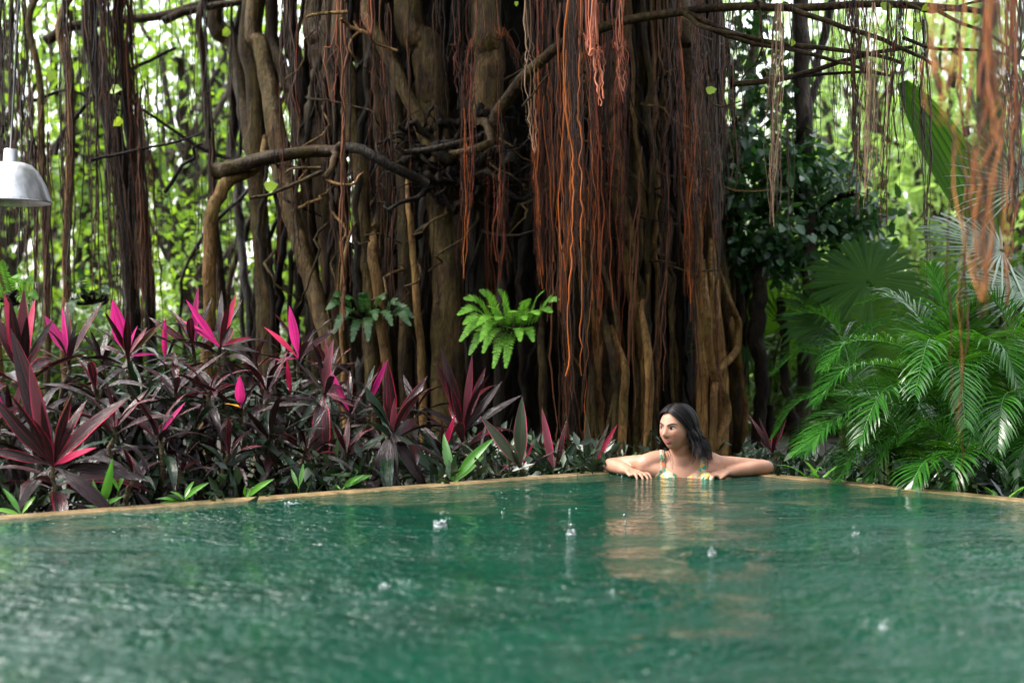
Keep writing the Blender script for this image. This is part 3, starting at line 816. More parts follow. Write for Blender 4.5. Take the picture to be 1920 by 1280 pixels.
B(412, 330, 420, 650, 20, 12, 9.2, mat=M_ST_DARK, r=0.006, ragged=0.4, ztop=3.35)
B(200, 330, 215, 650, 60, 31, 9.9, mat=M_ST_DARK, r=0.007, ragged=0.4, ztop=3.35)
B(100, 300, 100, 640, 70, 12, 10.2, mat=M_ST_DARK, r=0.007, ragged=0.4, ztop=3.35)
B(-60, 0, -50, 560, 80, 37, 9.6, mat=M_ST_DARK, r=0.006, ragged=0.5, ztop=3.35)
# --- right: fine roots from the twigs and limbs
B(1345, 0, 1352, 560, 26, 20, 8.0, mat=M_ST_DARK, r=0.004, ragged=0.5, ztop=3.2)
B(1370, 60, 1378, 420, 24, 12, 7.8, mat=M_ST_BROWN, r=0.003, ragged=0.5, ztop=3.2)
B(1462, 20, 1450, 465, 12, 18, 7.2, mat=M_ST_TAN, r=0.003, ragged=0.35, spread2=18, ztop=3.2)
B(1485, 60, 1478, 480, 8, 4, 7.2, mat=M_ST_BROWN, r=0.002, ragged=0.4, ztop=3.2)
B(1592, 0, 1598, 425, 18, 26, 7.2, mat=M_ST_BROWN, r=0.0034, ragged=0.5, ztop=3.2)
B(1574, 0, 1580, 330, 16, 10, 7.6, mat=M_ST_DARK, r=0.003, ragged=0.6, ztop=3.2)
B(1655, 0, 1658, 300, 44, 30, 7.1, mat=M_ST_BROWN, r=0.003, ragged=0.7, ztop=3.2)
B(1668, 90, 1652, 440, 16, 18, 7.1, mat=M_ST_RED, r=0.0026, ragged=0.5, ztop=3.2)
B(1660, 140, 1645, 400, 34, 22, 7.0, mat=M_ST_TAN, r=0.0026, ragged=0.5, ztop=3.2)
B(1730, 60, 1732, 540, 8, 12, 7.4, mat=M_ST_DARK, r=0.0038, ragged=0.3, ztop=3.2)
B(1700, 0, 1706, 380, 40, 18, 7.4, mat=M_ST_DARK, r=0.003, ragged=0.6, ztop=3.2)
B(1535, 0, 1545, 300, 40, 20, 7.8, mat=M_ST_DARK, r=0.003, ragged=0.6, ztop=3.2)
B(1625, 0, 1628, 420, 40, 18, 7.8, mat=M_ST_DARK, r=0.003, ragged=0.6, ztop=3.2)
B(1420, 0, 1425, 240, 60, 22, 7.6, mat=M_ST_BROWN, r=0.003, ragged=0.7, ztop=3.2)
B(1905, 0, 1900, 420, 30, 26, 6.0, mat=M_ST_DARK, r=0.004, ragged=0.5, ztop=3.2)
# --- right foreground, far out of focus
FR = dict(ztop=3.0)
B(1858, 0, 1846, 560, 26, 26, 3.3, mat=M_ST_BROWN, r=0.0032, ragged=0.35, spread2=22, thick=1.2, vary=0.5, **FR)
B(1850, 0, 1842, 700, 12, 12, 3.2, mat=M_ST_FRONT, r=0.003, ragged=0.3, spread2=10, vary=0.4, ztop=3.0)
B(1768, 0, 1772, 250, 22, 6, 3.0, mat=M_ST_FRONT, r=0.0026, ragged=0.5, vary=0.5, **FR)
B(1797, 0, 1797, 925, 3, 5, 4.3, mat=M_ST_FRONT, r=0.0028, ragged=0.25, vary=0.3, ztop=3.0)
B(1893, 0, 1888, 600, 10, 10, 4.2, mat=M_ST_FRONT, r=0.0032, ragged=0.3, vary=0.4, **FR)
B(1896, 0, 1893, 460, 16, 16, 4.6, mat=M_ST_BROWN, r=0.0034, ragged=0.4, vary=0.5, **FR)

# ------------------------------------------------------------------ foliage clouds
def leaf_cloud(n, radii, clumps, clump_r, llen, lwid, seed, droop=0.5, hollow=0.35, flat=0.0, lobes=None, fine=False):
    """leaf-sized faces gathered in clumps inside an ellipsoid; returns arrays around the origin"""
    rng = np.random.default_rng(seed)
    d = rng.normal(size=(clumps, 3)); d /= np.linalg.norm(d, axis=1)[:, None]
    rad = (hollow + (1 - hollow) * rng.random(clumps) ** 0.6)
    cc = d * rad[:, None] * np.array(radii)
    cs = rng.uniform(0.5, 1.4, clumps) * clump_r
    ct = rng.random(clumps)
    w = cs ** 2; w /= w.sum()
    idx = rng.choice(clumps, n, p=w)
    pos = cc[idx] + rng.normal(size=(n, 3)) * cs[idx][:, None] * np.array([0.55, 0.55, 0.42])
    # leaf axis: outward and down
    ax = rng.normal(size=(n, 3)) * 0.8 + (pos - cc[idx]) / (cs[idx][:, None]) * 0.6
    ax[:, 2] -= droop
    ax /= np.linalg.norm(ax, axis=1)[:, None]
    up = rng.normal(size=(n, 3)) * 0.6; up[:, 2] += 0.8
    sd = np.cross(ax, up); sd /= np.linalg.norm(sd, axis=1)[:, None] + 1e-9
    nr = np.cross(sd, ax)
    L = llen * rng.uniform(0.6, 1.3, n)[:, None]; W = lwid * rng.uniform(0.6, 1.3, n)[:, None]
    base = pos
    if fine:
        m1 = base + ax * L * 0.32; m2 = base + ax * L * 0.7
        vs = np.stack([base, m1 + sd * W * 0.5 + nr * W * 0.12, m2 + sd * W * 0.36 - nr * L * 0.02, base + ax * L - nr * L * 0.1,
                       m2 - sd * W * 0.36 - nr * L * 0.02, m1 - sd * W * 0.5 + nr * W * 0.12], 1)
        b = np.arange(n)[:, None] * 6
        f = np.concatenate([b + np.array([[0, 1, 2, 3]]), b + np.array([[0, 3, 4, 5]])], 0)
        k = 6
    else:
        m1 = base + ax * L * 0.45
        vs = np.stack([base, m1 + sd * W * 0.5 + nr * W * 0.15, base + ax * L, m1 - sd * W * 0.5 + nr * W * 0.15], 1)
        b = np.arange(n)[:, None] * 4
        f = np.concatenate([b + np.array([[0, 1, 2]]), b + np.array([[0, 2, 3]])], 0)
        k = 4
    t = np.clip(0.6 * ct[idx] + 0.4 * rng.random(n), 0, 1)
    return vs.reshape(-1, 3), f, np.repeat(t, k), cc

def cloud_mesh(name, mat, arr, off=(0, 0, 0)):
    v, f, t = arr[:3]
    m = bpy.data.meshes.new(name)
    v = v + np.array(off)
    nf, k = f.shape
    m.vertices.add(len(v)); m.vertices.foreach_set('co', v.astype(np.float32).ravel())
    m.loops.add(nf * k); m.loops.foreach_set('vertex_index', f.astype(np.int32).ravel())
    m.polygons.add(nf); m.polygons.foreach_set('loop_start', (np.arange(nf) * k).astype(np.int32))
    m.update(calc_edges=True)
    a = m.attributes.new('tint', 'FLOAT', 'POINT'); a.data.foreach_set('value', t.astype(np.float32))
    m.materials.append(mat)
    return m

def link(name, mesh, parent, loc=(0, 0, 0), rot=(0, 0, 0), sc=(1, 1, 1)):
    o = bpy.data.objects.new(name, mesh); COL.objects.link(o)
    o.parent = parent; o.location = loc; o.rotation_euler = rot; o.scale = sc
    return o

# unseen banyan crown above the picture; lobes shaped to darken trunk and water reflection
def crown():
    parts = [((-0.2, 0.6, 7.0), (2.0, 2.6, 1.9), 11000, 71), ((-0.2, -2.3, 4.8), (2.1, 1.7, 0.9), 11000, 74), ((-0.9, 0.2, 5.2), (1.5, 1.6, 0.9), 4500, 75), ((0.6, 0.0, 5.4), (1.3, 1.6, 0.9), 4500, 76)]
    vs, fs, ts, b = [], [], [], 0
    for c, rad, n, s in parts:
        v, f, t, _ = leaf_cloud(n, rad, max(40, n // 60), 0.5, 0.17, 0.085, s)
        vs.append(v + np.array(c)); fs.append(f + b); ts.append(t); b += len(v)
    me = cloud_mesh('crown', M_LEAF_CROWN, (np.vstack(vs), np.vstack(fs), np.concatenate(ts)))
    link('crown', me, banyan)
crown()

# far trees: three crown shapes shared by the trees behind
def tree_kind(name, mat, seed, n, radii, hz, leaf=(0.13, 0.07), droop=0.6, clumps=110, cr=0.42):
    arr = leaf_cloud(n, radii, clumps, cr, leaf[0], leaf[1], seed, droop)
    me = cloud_mesh('crown', mat, arr, (0, 0, hz))
    rng = np.random.default_rng(seed)
    mb = MB()
    n_ = 16
    tube(mb, wiggle(catmull([(0, 0, -0.1), (0.1, 0.05, hz * 0.5), (0.0, 0.1, hz + radii[2] * 0.4)], n_), 0.12, rng), np.linspace(0.16, 0.05, n_), 9, 0.5, 0.1)
    for i in range(16):
        c = arr[3][rng.integers(len(arr[3]))] * 0.85 + np.array([0, 0, hz])
        z0 = rng.uniform(0.35, 1.0) * hz
        s = np.array([0.05, 0.05, z0])
        mid = (s + c) / 2 + np.array([0, 0, 0.2])
        tube(mb, wiggle(catmull([s, mid, c], 10), 0.08, rng, zfree=True), np.linspace(0.05, 0.012, 10), 6, 0.5)
    tr = mb.mesh('trunk', M_BARK_GREY)
    return me, tr

KL = [tree_kind('l', M_LEAF_FARL, 31, 1600, (1.9, 1.7, 2.3), 3.0), tree_kind('l', M_LEAF_FARL, 32, 1200, (1.7, 1.7, 1.9), 3.4), tree_kind('l', M_LEAF_FARL, 36, 1500, (1.6, 1.6, 1.5), 1.6)]
KR = [tree_kind('r', M_LEAF_FARR, 33, 2200, (2.1, 1.8, 2.6), 3.2, (0.17, 0.05), 1.0), tree_kind('r', M_LEAF_FARR, 34, 2100, (1.9, 1.7, 2.0), 2.0, (0.16, 0.055), 0.9)]
KG = [tree_kind('g', M_LEAF_CROWN, 51, 4200, (1.7, 1.6, 1.9), 2.1, (0.16, 0.09), 0.5), tree_kind('g', M_LEAF_CROWN, 52, 4200, (1.8, 1.6, 1.7), 2.0, (0.16, 0.09), 0.5)]
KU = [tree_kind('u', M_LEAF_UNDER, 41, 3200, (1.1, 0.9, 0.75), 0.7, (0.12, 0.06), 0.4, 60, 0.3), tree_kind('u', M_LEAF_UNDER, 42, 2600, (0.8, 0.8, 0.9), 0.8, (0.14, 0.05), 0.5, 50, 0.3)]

def place_tree(name, kind, X, Y, rz, sc, label, cat, group=None):
    t = thing(name, (X, Y, GZ), label, cat, group)
    link('crown', kind[0], t, rot=(0, 0, rz), sc=(sc, sc, sc))
    link('trunk', kind[1], t, rot=(0, 0, rz), sc=(sc, sc, sc))
    return t

G1 = 'sunlit trees behind the root curtains'
for i, (px, Y, k, s, lab) in enumerate([
    (330, 15.5, 0, 1.0, 'bright green leafy tree seen between the banyan trunk and the left root curtains'),
    (150, 17.0, 1, 1.15, 'bright green tree behind the thick brown root curtain at left'),
    (20, 15.8, 0, 1.1, 'leafy green tree behind the metal lamp at the left edge'),
    (420, 18.5, 1, 1.2, 'farther green tree just left of the banyan trunk, sky showing through'),
    (545, 16.5, 2, 1.2, 'bright green tree glimpsed through the gaps of the banyan left side'),
    (240, 20.5, 0, 1.25, 'distant green tree with sky gaps behind the left root curtains'),
    (-130, 17.5, 1, 1.2, 'green tree beyond the left edge behind the lamp'),
    (90, 22.5, 2, 1.5, 'low distant bright green tree left of the brown root pillar'),
    (380, 14.0, 2, 0.8, 'low bright green tree behind the curved tan root'),
    (640, 19.5, 0, 1.2, 'green tree hidden mostly behind the left half of the banyan')]):
    place_tree('leafy_tree', KL[k], (px - 960) / FPX * Y, Y, i * 1.7, s, lab, 'tree', G1)
G2 = 'pale green trees behind the palms'
for i, (px, Y, k, s, lab) in enumerate([
    (1620, 19.0, 0, 1.15, 'pale yellow green tree with drooping leaves right of the dark slender trunk'),
    (1800, 18.0, 0, 1.1, 'pale yellow green tree behind the upper right orange roots'),
    (1720, 23.0, 1, 1.6, 'distant pale green tree in the middle of the right background'),
    (1460, 20.0, 1, 1.3, 'pale green tree just right of the banyan trunk'),
    (1930, 17.0, 1, 1.3, 'pale green tree at the right edge behind the grey fan palm'),
    (1550, 25.0, 0, 1.5, 'farthest pale green tree behind the dark leaved climber'),
    (2080, 20.0, 0, 1.3, 'pale green tree just beyond the right edge'),
    (1860, 25.5, 0, 1.6, 'tall distant pale green tree at far right')]):
    place_tree('drooping_tree', KR[k], (px - 960) / FPX * Y, Y, i * 2.1 + 0.4, s, lab, 'tree', G2)
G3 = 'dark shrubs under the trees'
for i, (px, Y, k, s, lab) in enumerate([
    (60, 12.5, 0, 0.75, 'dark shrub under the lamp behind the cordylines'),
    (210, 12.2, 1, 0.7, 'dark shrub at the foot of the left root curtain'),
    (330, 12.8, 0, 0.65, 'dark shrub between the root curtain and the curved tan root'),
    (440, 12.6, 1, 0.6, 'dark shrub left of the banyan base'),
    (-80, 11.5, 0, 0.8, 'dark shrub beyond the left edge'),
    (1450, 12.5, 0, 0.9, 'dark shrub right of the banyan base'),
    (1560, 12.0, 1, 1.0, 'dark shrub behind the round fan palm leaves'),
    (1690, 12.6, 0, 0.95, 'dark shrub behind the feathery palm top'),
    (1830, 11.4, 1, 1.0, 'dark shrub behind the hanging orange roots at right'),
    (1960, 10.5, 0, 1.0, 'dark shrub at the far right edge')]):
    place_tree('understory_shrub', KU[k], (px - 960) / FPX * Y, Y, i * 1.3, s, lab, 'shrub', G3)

# slender dark trunk with a dark-leaved climber, right of the banyan
def slender():
    Y = 9.4
    t = thing('slender_tree', P(1495, 640, Y) * 1.0, 'slender dark trunk clothed in glossy dark green leaves right of the banyan', 'tree')
    t.location.z = GZ
    rng = np.random.default_rng(4)
    for nm, pts, r, ti in (('trunk', [P(1492, -420, Y), P(1494, 0, Y), P(1497, 200, Y), P(1500, 450, Y), P(1502, 640, Y), Vector((P(1502, 640, Y).x, Y, GZ - 0.05))], 15, 0.55),
                       ('branch', [P(1578, -60, Y + .1), P(1556, 60, Y + .1), P(1530, 170, Y), P(1508, 260, Y), P(1500, 330, Y)], 7, 0.4),
                       ('branch', [P(1440, 300, Y - .1), P(1470, 360, Y), P(1498, 420, Y)], 6, 0.4),
                       ('branch', [P(1600, 360, Y - .2), P(1550, 380, Y), P(1500, 440, Y)], 5, 0.4),
                       ('stem', [P(1440, 470, Y - .2), P(1430, 640, Y - .2), Vector((P(1410, 700, Y).x, Y - .2, GZ))], 14, 0.4),
                       ('stem', [P(1462, 560, Y - .3), P(1466, 700, Y - .3), Vector((P(1470, 700, Y).x, Y - .3, GZ))], 8, 0.5)):
        mb = MB()
        tube(mb, wiggle(catmull(pts, 30), 0.03, rng), r * Y / FPX, 10, ti, 0.15, rng=rng)
        mb.build(nm, M_BARK_DARK if nm != 'trunk' else M_BARK_GREY, t)
    vs, fs, ts, b = [], [], [], 0
    for (x, y, rx, rz, n, s, dy) in ((1455, 330, 105, 85, 1300, 1, -.1), (1545, 345, 85, 70, 1000, 2, 0), (1590, 430, 70, 80, 700, 3, .1), (1430, 430, 75, 80, 850, 4, -.1),
                                  (1500, 480, 110, 55, 900, 5, .1), (1390, 300, 50, 110, 500, 6, 0), (1440, 190, 70, 110, 620, 7, .3), (1400, 100, 60, 90, 300, 8, .4), (1620, 390, 35, 40, 160, 9, .0)):
        n = int(n * .55)
        v, f, tt, _ = leaf_cloud(n, (rx * Y / FPX, 0.35, rz * Y / FPX), max(14, n // 22), 0.13, 0.085, 0.05, 80 + s, 0.5, 0.2, fine=True)
        c = P(x, y, Y + dy) - t.location
        vs.append(v + np.array(c)); fs.append(f + b); ts.append(tt); b += len(v)
    link('crown', cloud_mesh('crown', M_LEAF_DARK, (np.vstack(vs), np.vstack(fs), np.concatenate(ts))), t)
slender()

# ------------------------------------------------------------------ loose fresh leaves on the banyan twigs
def lobed_leaf():
    mb = MB()
    # a heart with a few blunt lobes, folded along its midrib, growing along +X
    out = [(0, 0), (0.02, 0.28), (0.22, 0.42), (0.38, 0.34), (0.52, 0.40), (0.72, 0.26), (0.80, 0.16), (1.0, 0.0)]
    v = [(0, 0, 0), (0.35, 0, -0.02), (0.7, 0, -0.05), (1, 0, -0.14)]
    for s in (1, -1):
        b = len(mb.v)
        vs = v + [(x, s * y, 0.16 * y - 0.12 * x * x) for x, y in out[1:-1]]
        mb.add(vs, [(0, 4, 5, 1), (1, 5, 6, 2), (2, 6, 7, 8), (2, 8, 9, 3)] if s > 0 else [(1, 5, 4, 0), (2, 6, 5, 1), (8, 7, 6, 2), (3, 9, 8, 2)], 0.6)
    return mb.mesh('leaf', M_FRESH if False else M_LEAF_FRESH)
LOBED = lobed_leaf()
for i, (x, y, Y, s, a) in enumerate([(1325, 172, 7.45, 22, 0.3), (1488, 85, 7.25, 16, 2.4), (1652, 14, 7.1, 26, 0.2), (1718, 42, 7.05, 22, 4.9), (1560, 80, 7.3, 12, 1.0), (1805, 158, 6.9, 14, 2),
                                  (497, 352, 8.15, 28, 0.1), (208, 168, 8.9, 26, 0.1), (227, 222, 8.9, 22, 4.3), (100, 150, 9.3, 24, 2.2), (430, 55, 9.3, 22, 3.5), (1430, 175, 7.5, 14, 1.5), (968, 3, 7.5, 10, 4.6),
                                  (1740, 10, 7.0, 16, 3.6), (1600, 98, 7.2, 10, 5), (1770, 88, 7.0, 12, 0.7), (1835, 30, 6.9, 18, 4.2)]):
    o = link('leaf', LOBED, banyan, P(x, y, Y) - banyan.location)
    o.rotation_euler = (R(70), rnd.uniform(-0.3, 0.3) - a, rnd.uniform(-0.5, 0.5))
    q = s * Y / FPX * 0.95
    o.scale = (q, q, q)

# ------------------------------------------------------------------ cordylines
def strap_mesh(bend, mat, width=0.17, seed=0, fold=0.32, wave=0.0):
    """unit-length strap leaf along +X, arching towards -Z; luv = (across, along)"""
    rng = np.random.default_rng(seed)
    n, k = 11, 5
    v, uv = [], []
    p = np.array([0.0, 0.0]); ds = 1.0 / (n - 1)
    tw = rng.uniform(-0.5, 0.5)
    for i in range(n):
        s = i / (n - 1)
        th = -bend * s ** 1.25
        q = max(0, (s - 0.13) / 0.87)
        w = max(0.016, width * 0.5 * (math.sin(math.pi * q ** 0.72) ** 0.85 if 0 < q < 1 else 0)) if s < 0.999 else 0.001
        if s <= 0.16: w = 0.018
        for j in range(k):
            a = j / (k - 1) * 2 - 1
            y = a * w
            up = abs(a) * w * fold + wave * math.sin(s * 14 + (a > 0) * 1.7) * abs(a) * w * 0.3
            t = tw * s
            yy = y * math.cos(t) - up * math.sin(t); uu = y * math.sin(t) + up * math.cos(t)
            v.append((p[0] - math.sin(th) * uu, yy, p[1] + math.cos(th) * uu)); uv.append((a * 0.5 + 0.5, s))
        p = p + ds * np.array([math.cos(th), math.sin(th)])
    f = [(i * k + j, (i + 1) * k + j, (i + 1) * k + j + 1, i * k + j + 1) for i in range(n - 1) for j in range(k - 1)]
    mb = MB(); mb.add(v, f, 0.5, uv)
    return mb.mesh('leaf', mat)

BENDS = [0.15, 0.6, 1.1, 1.7, 2.3]
STRAP = {}
def strap(b, m, wid=0.17):
    i = min(range(len(BENDS)), key=lambda q: abs(BENDS[q] - b))
    key = (i, m, wid)
    if key not in STRAP:
        STRAP[key] = strap_mesh(BENDS[i], CM[m], wid, len(STRAP), wave=0.25)
    return STRAP[key]

def put_leaf(root, base, xdir, zdir, L, mesh, name='leaf'):
    x = Vector(xdir).normalized()
    z = Vector(zdir); z = (z - x * z.dot(x))
    z = z.normalized() if z.length > 1e-4 else x.orthogonal().normalized()
    y = z.cross(x)
    m = Matrix((x, y, z)).transposed().to_4x4()
    m = Matrix.Translation(Vector(base) - root.location) @ m @ Matrix.Diagonal((L, L, L, 1))
    o = bpy.data.objects.new(name, mesh); COL.objects.link(o)
    o.parent = root
    o.matrix_local = m
    return o

def cordyline(px, py, Y, L, n, label, pal, group=None, heroes=(), up=(80, -58), wid=0.12, lean=0.0, stem=True, name='cordyline', seed=0, outer='dark'):
    """rosette whose heart is at pixel (px, py); pal = materials from the heart outwards"""
    rg = random.Random(int(px * 3 + py * 7 + seed))
    c = P(px, py, Y)
    root = thing(name, (c.x - lean, c.y, GZ), label, 'plant', group)
    if stem and c.z > GZ + 0.06:
        mb = MB()
        nst = 12
        pts = [(c.x - lean, c.y + 0.03, GZ - 0.03), (c.x - lean * 0.6 + rg.uniform(-.03, .03), c.y + rg.uniform(-.03, .03), (GZ + c.z) / 2), tuple(c)]
        tube(mb, wiggle(catmull(pts, nst), 0.015, npr), np.linspace(0.013, 0.009, nst), 7, 0.5, 0.1)
        mb.build('stem', M_STEM, root)
    az = rg.uniform(0, 6.28)
    for i in range(n):
        t = (i + 0.5) / n
        az += 2.399 + rg.uniform(-0.25, 0.25)
        pit = R(up[0] + (up[1] - up[0]) * t ** 0.75 + rg.uniform(-16, 16))
        m = pal[min(len(pal) - 1, int(t * len(pal)))]
        if rg.random() < 0.18: m = outer
        b = 0.25 + 1.7 * t ** .7 + rg.uniform(-0.5, 0.6)
        l = L * (0.72 + 0.4 * math.sin(math.pi * min(1, t * 0.9 + 0.12))) * rg.uniform(0.82, 1.12)
        d = Vector((math.cos(az) * math.cos(pit), math.sin(az) * math.cos(pit), math.sin(pit)))
        up_ = Vector((-math.cos(az) * math.sin(pit), -math.sin(az) * math.sin(pit), math.cos(pit))) + Vector((rg.uniform(-.5, .5), rg.uniform(-.5, .5), 0))
        put_leaf(root, c + Vector((0, 0, -0.22 * t * L / 0.35)), d, up_, l, strap(b, m, wid))
    for h in heroes:                     # (tip x, tip y, material, bend, towards camera m)
        tx, ty, m, b, dy = h[:5]
        w = h[5] if len(h) > 5 else wid
        tip = P(tx, ty, Y - dy)
        d = tip - c
        side = Vector((0.25 * rg.uniform(-1, 1), -1, 0.45))
        put_leaf(root, c + d * 0.02, d, side, d.length * (1 + 0.06 * b), strap(b, m, w))
    return root

DK = ['dark', 'dark', 'darkg', 'dark']
DG = ['darkg', 'darkg', 'dark', 'darkg']
cordyline(100, 872, YL(100, 0.32), 0.36, 26, 'large cordyline with red edged dark leaves arching over the left rim', ['margin', 'margin', 'margin', 'dark', 'dark', 'dark'],
          heroes=[(52, 692, 'pale', .15, .1), (20, 620, 'margin', .15, 0), (215, 742, 'margin', .6, .1), (130, 738, 'olive', .15, -.05), (-20, 745, 'margin', .6, .1), (172, 838, 'red', .15, .15),
                  (-30, 835, 'margin', .6, .1), (262, 886, 'dark', .6, .1), (10, 955, 'dark', 1.1, .15), (208, 945, 'dark', 1.1, .2), (150, 750, 'margin', .6, 0), (75, 760, 'margin', .15, 0.1)], wid=0.14, seed=4)
cordyline(42, 705, YL(42, 0.85), 0.36, 20, 'tall cordyline at the left edge with upright red streaked leaves', ['margin', 'margin', 'dark', 'dark', 'dark', 'dark'],
          heroes=[(42, 545, 'pale', .15, .05), (8, 552, 'red', .15, 0), (62, 560, 'red', .15, -.1), (-12, 590, 'margin', .15, 0), (75, 640, 'margin', .15, .1), (95, 600, 'dark', .15, 0), (18, 565, 'margin', .15, .1)], wid=0.14)
cordyline(128, 668, YL(128, 1.0), 0.30, 18, 'cordyline with slanting hot pink leaves beside the left edge one', ['margin', 'dark', 'dark', 'darkg', 'dark'],
          heroes=[(84, 592, 'pink', .15, 0, .24), (115, 578, 'pink', .15, 0), (140, 605, 'dark', .6, 0), (175, 640, 'dark', 1.1, 0), (122, 675, 'pink', .15, .1)])
cordyline(240, 668, YL(240, 0.95), 0.30, 22, 'cordyline with one broad bright pink upright leaf', ['margin', 'dark', 'dark', 'darkg', 'dark'],
          heroes=[(210, 566, 'pink', .15, .08, .27), (248, 615, 'pink', .6, .06), (306, 603, 'olive', .15, 0), (275, 612, 'pale', .15, -.1), (290, 660, 'pink', .6, 0), (180, 640, 'margin', 1.1, 0), (222, 722, 'gmargin', .15, .15)])
cordyline(362, 652, YL(362, 1.05), 0.30, 20, 'cordyline with a narrow vertical pink leaf in the middle of the bed', ['margin', 'dark', 'dark', 'darkg', 'dark'],
          heroes=[(369, 541, 'pink', .15, .05, .13), (278, 590, 'margin', .6, 0), (340, 596, 'margin', .6, 0), (395, 560, 'dark', .15, 0)])
cordyline(412, 650, YL(412, 0.9), 0.30, 22, 'cordyline with crossed pink and red spear leaves', ['margin', 'dark', 'dark', 'darkg', 'dark'],
          heroes=[(350, 564, 'pink', .15, .05), (442, 552, 'red', .15, 0, .14), (462, 628, 'red', .6, .05), (345, 595, 'pink', .6, 0), (415, 545, 'dark', .15, -.1), (430, 610, 'margin', .15, .1), (475, 650, 'dark', .6, .1)])
cordyline(452, 765, YL(452, 0.5), 0.28, 16, 'dark cordyline with one drooping pink leaf and a withered yellow one', DK,
          heroes=[(448, 708, 'pink', .15, .12, .24), (422, 752, 'yellow', .15, .2, .14)])
cordyline(560, 672, YL(560, 0.95), 0.28, 18, 'cordyline with a curved pink leaf near the banyan roots', ['margin', 'dark', 'dark', 'darkg', 'dark'],
          heroes=[(543, 576, 'pink', .15, .05, .18), (498, 608, 'red', .6, 0), (628, 610, 'margin', .6, .0), (510, 670, 'pink', .6, 0)])
cordyline(606, 735, YL(606, 0.55), 0.28, 20, 'cordyline with a pale pink spear leaf at the right of the tall group', ['dark', 'dark', 'darkg', 'darkg', 'dark'],
          heroes=[(623, 638, 'pale', .15, .05, .2), (575, 690, 'gmargin', .15, .05), (660, 755, 'pale', .6, .1), (555, 800, 'darkg', .6, .15), (598, 850, 'margin', 1.1, .2, .24)])
cordyline(735, 808, YL(735, 0.42), 0.34, 26, 'dark glossy cordyline with a pink heart drooping over the rim', ['margin', 'darkg', 'dark', 'darkg', 'dark', 'darkg', 'dark'],
          heroes=[(740, 750, 'pale', .15, .1, .16), (720, 705, 'margin', .15, 0), (800, 705, 'margin', .15, -.1), (770, 745, 'gmargin', .15, 0.05), (682, 720, 'darkg', .15, 0), (690, 905, 'dark', 1.1, .2), (735, 910, 'dark', .6, .25),
                  (790, 900, 'dark', 1.1, .2), (815, 880, 'darkg', .6, .15), (660, 850, 'darkg', 1.1, .1)], up=(80, -50), wid=0.16)
cordyline(868, 808, YL(868, 0.9), 0.40, 14, 'tall cordyline with upright crimson edged leaves below the fern', ['margin', 'margin', 'dark', 'dark'],
          heroes=[(828, 655, 'margin', .15, .05, .13), (886, 668, 'pale', .15, .05, .10), (908, 690, 'margin', .15, -.05, .12), (845, 720, 'margin', .15, .1), (940, 715, 'dark', .15, 0), (800, 760, 'dark', .6, .1), (975, 740, 'dark', .15, 0, .12)], up=(80, 10), wid=0.13)
cordyline(977, 880, YL(977, 0.25), 0.24, 6, 'small cordyline with two pink edged green leaves by the rim', ['gmargin', 'darkg', 'dark'],
          heroes=[(977, 748, 'gmargin', .15, .05, .2), (905, 782, 'gmargin', .15, .08, .17), (1000, 830, 'red', .15, 0, .1), (1030, 850, 'dark', .6, 0)], up=(60, 0))
cordyline(1040, 893, YL(1040, 0.25), 0.22, 12, 'low green and red striped cordyline right of the pink edged one', ['gmargin', 'darkg', 'darkg', 'dark'],
          heroes=[(1016, 768, 'pale', .15, 0, .12), (1062, 788, 'margin', .15, 0, .1), (1085, 820, 'darkg', .15, .05, .15), (990, 840, 'darkg', .15, 0)], up=(75, 5), wid=0.12)
cordyline(1105, 885, YL(1105, 0.25), 0.22, 12, 'low cordyline with a red tipped leaf beside the bather elbow', ['gmargin', 'darkg', 'gmargin', 'darkg'],
          heroes=[(1098, 775, 'gmargin', .15, 0, .13), (1156, 797, 'red', .15, 0, .10), (1140, 795, 'gmargin', .15, .05, .1), (1150, 840, 'darkg', .15, 0)], up=(75, 10), wid=0.12)
cordyline(1448, 850, YR(1448, 0.35), 0.20, 14, 'thin cordyline with reddish shoots right of the bather elbow', ['margin', 'gmargin', 'darkg', 'darkg'],
          heroes=[(1408, 777, 'margin', .6, 0, .09), (1425, 785, 'margin', .15, 0, .09), (1475, 785, 'margin', .15, 0, .08), (1447, 820, 'red', .15, 0, .12)], up=(78, -5), wid=0.10)
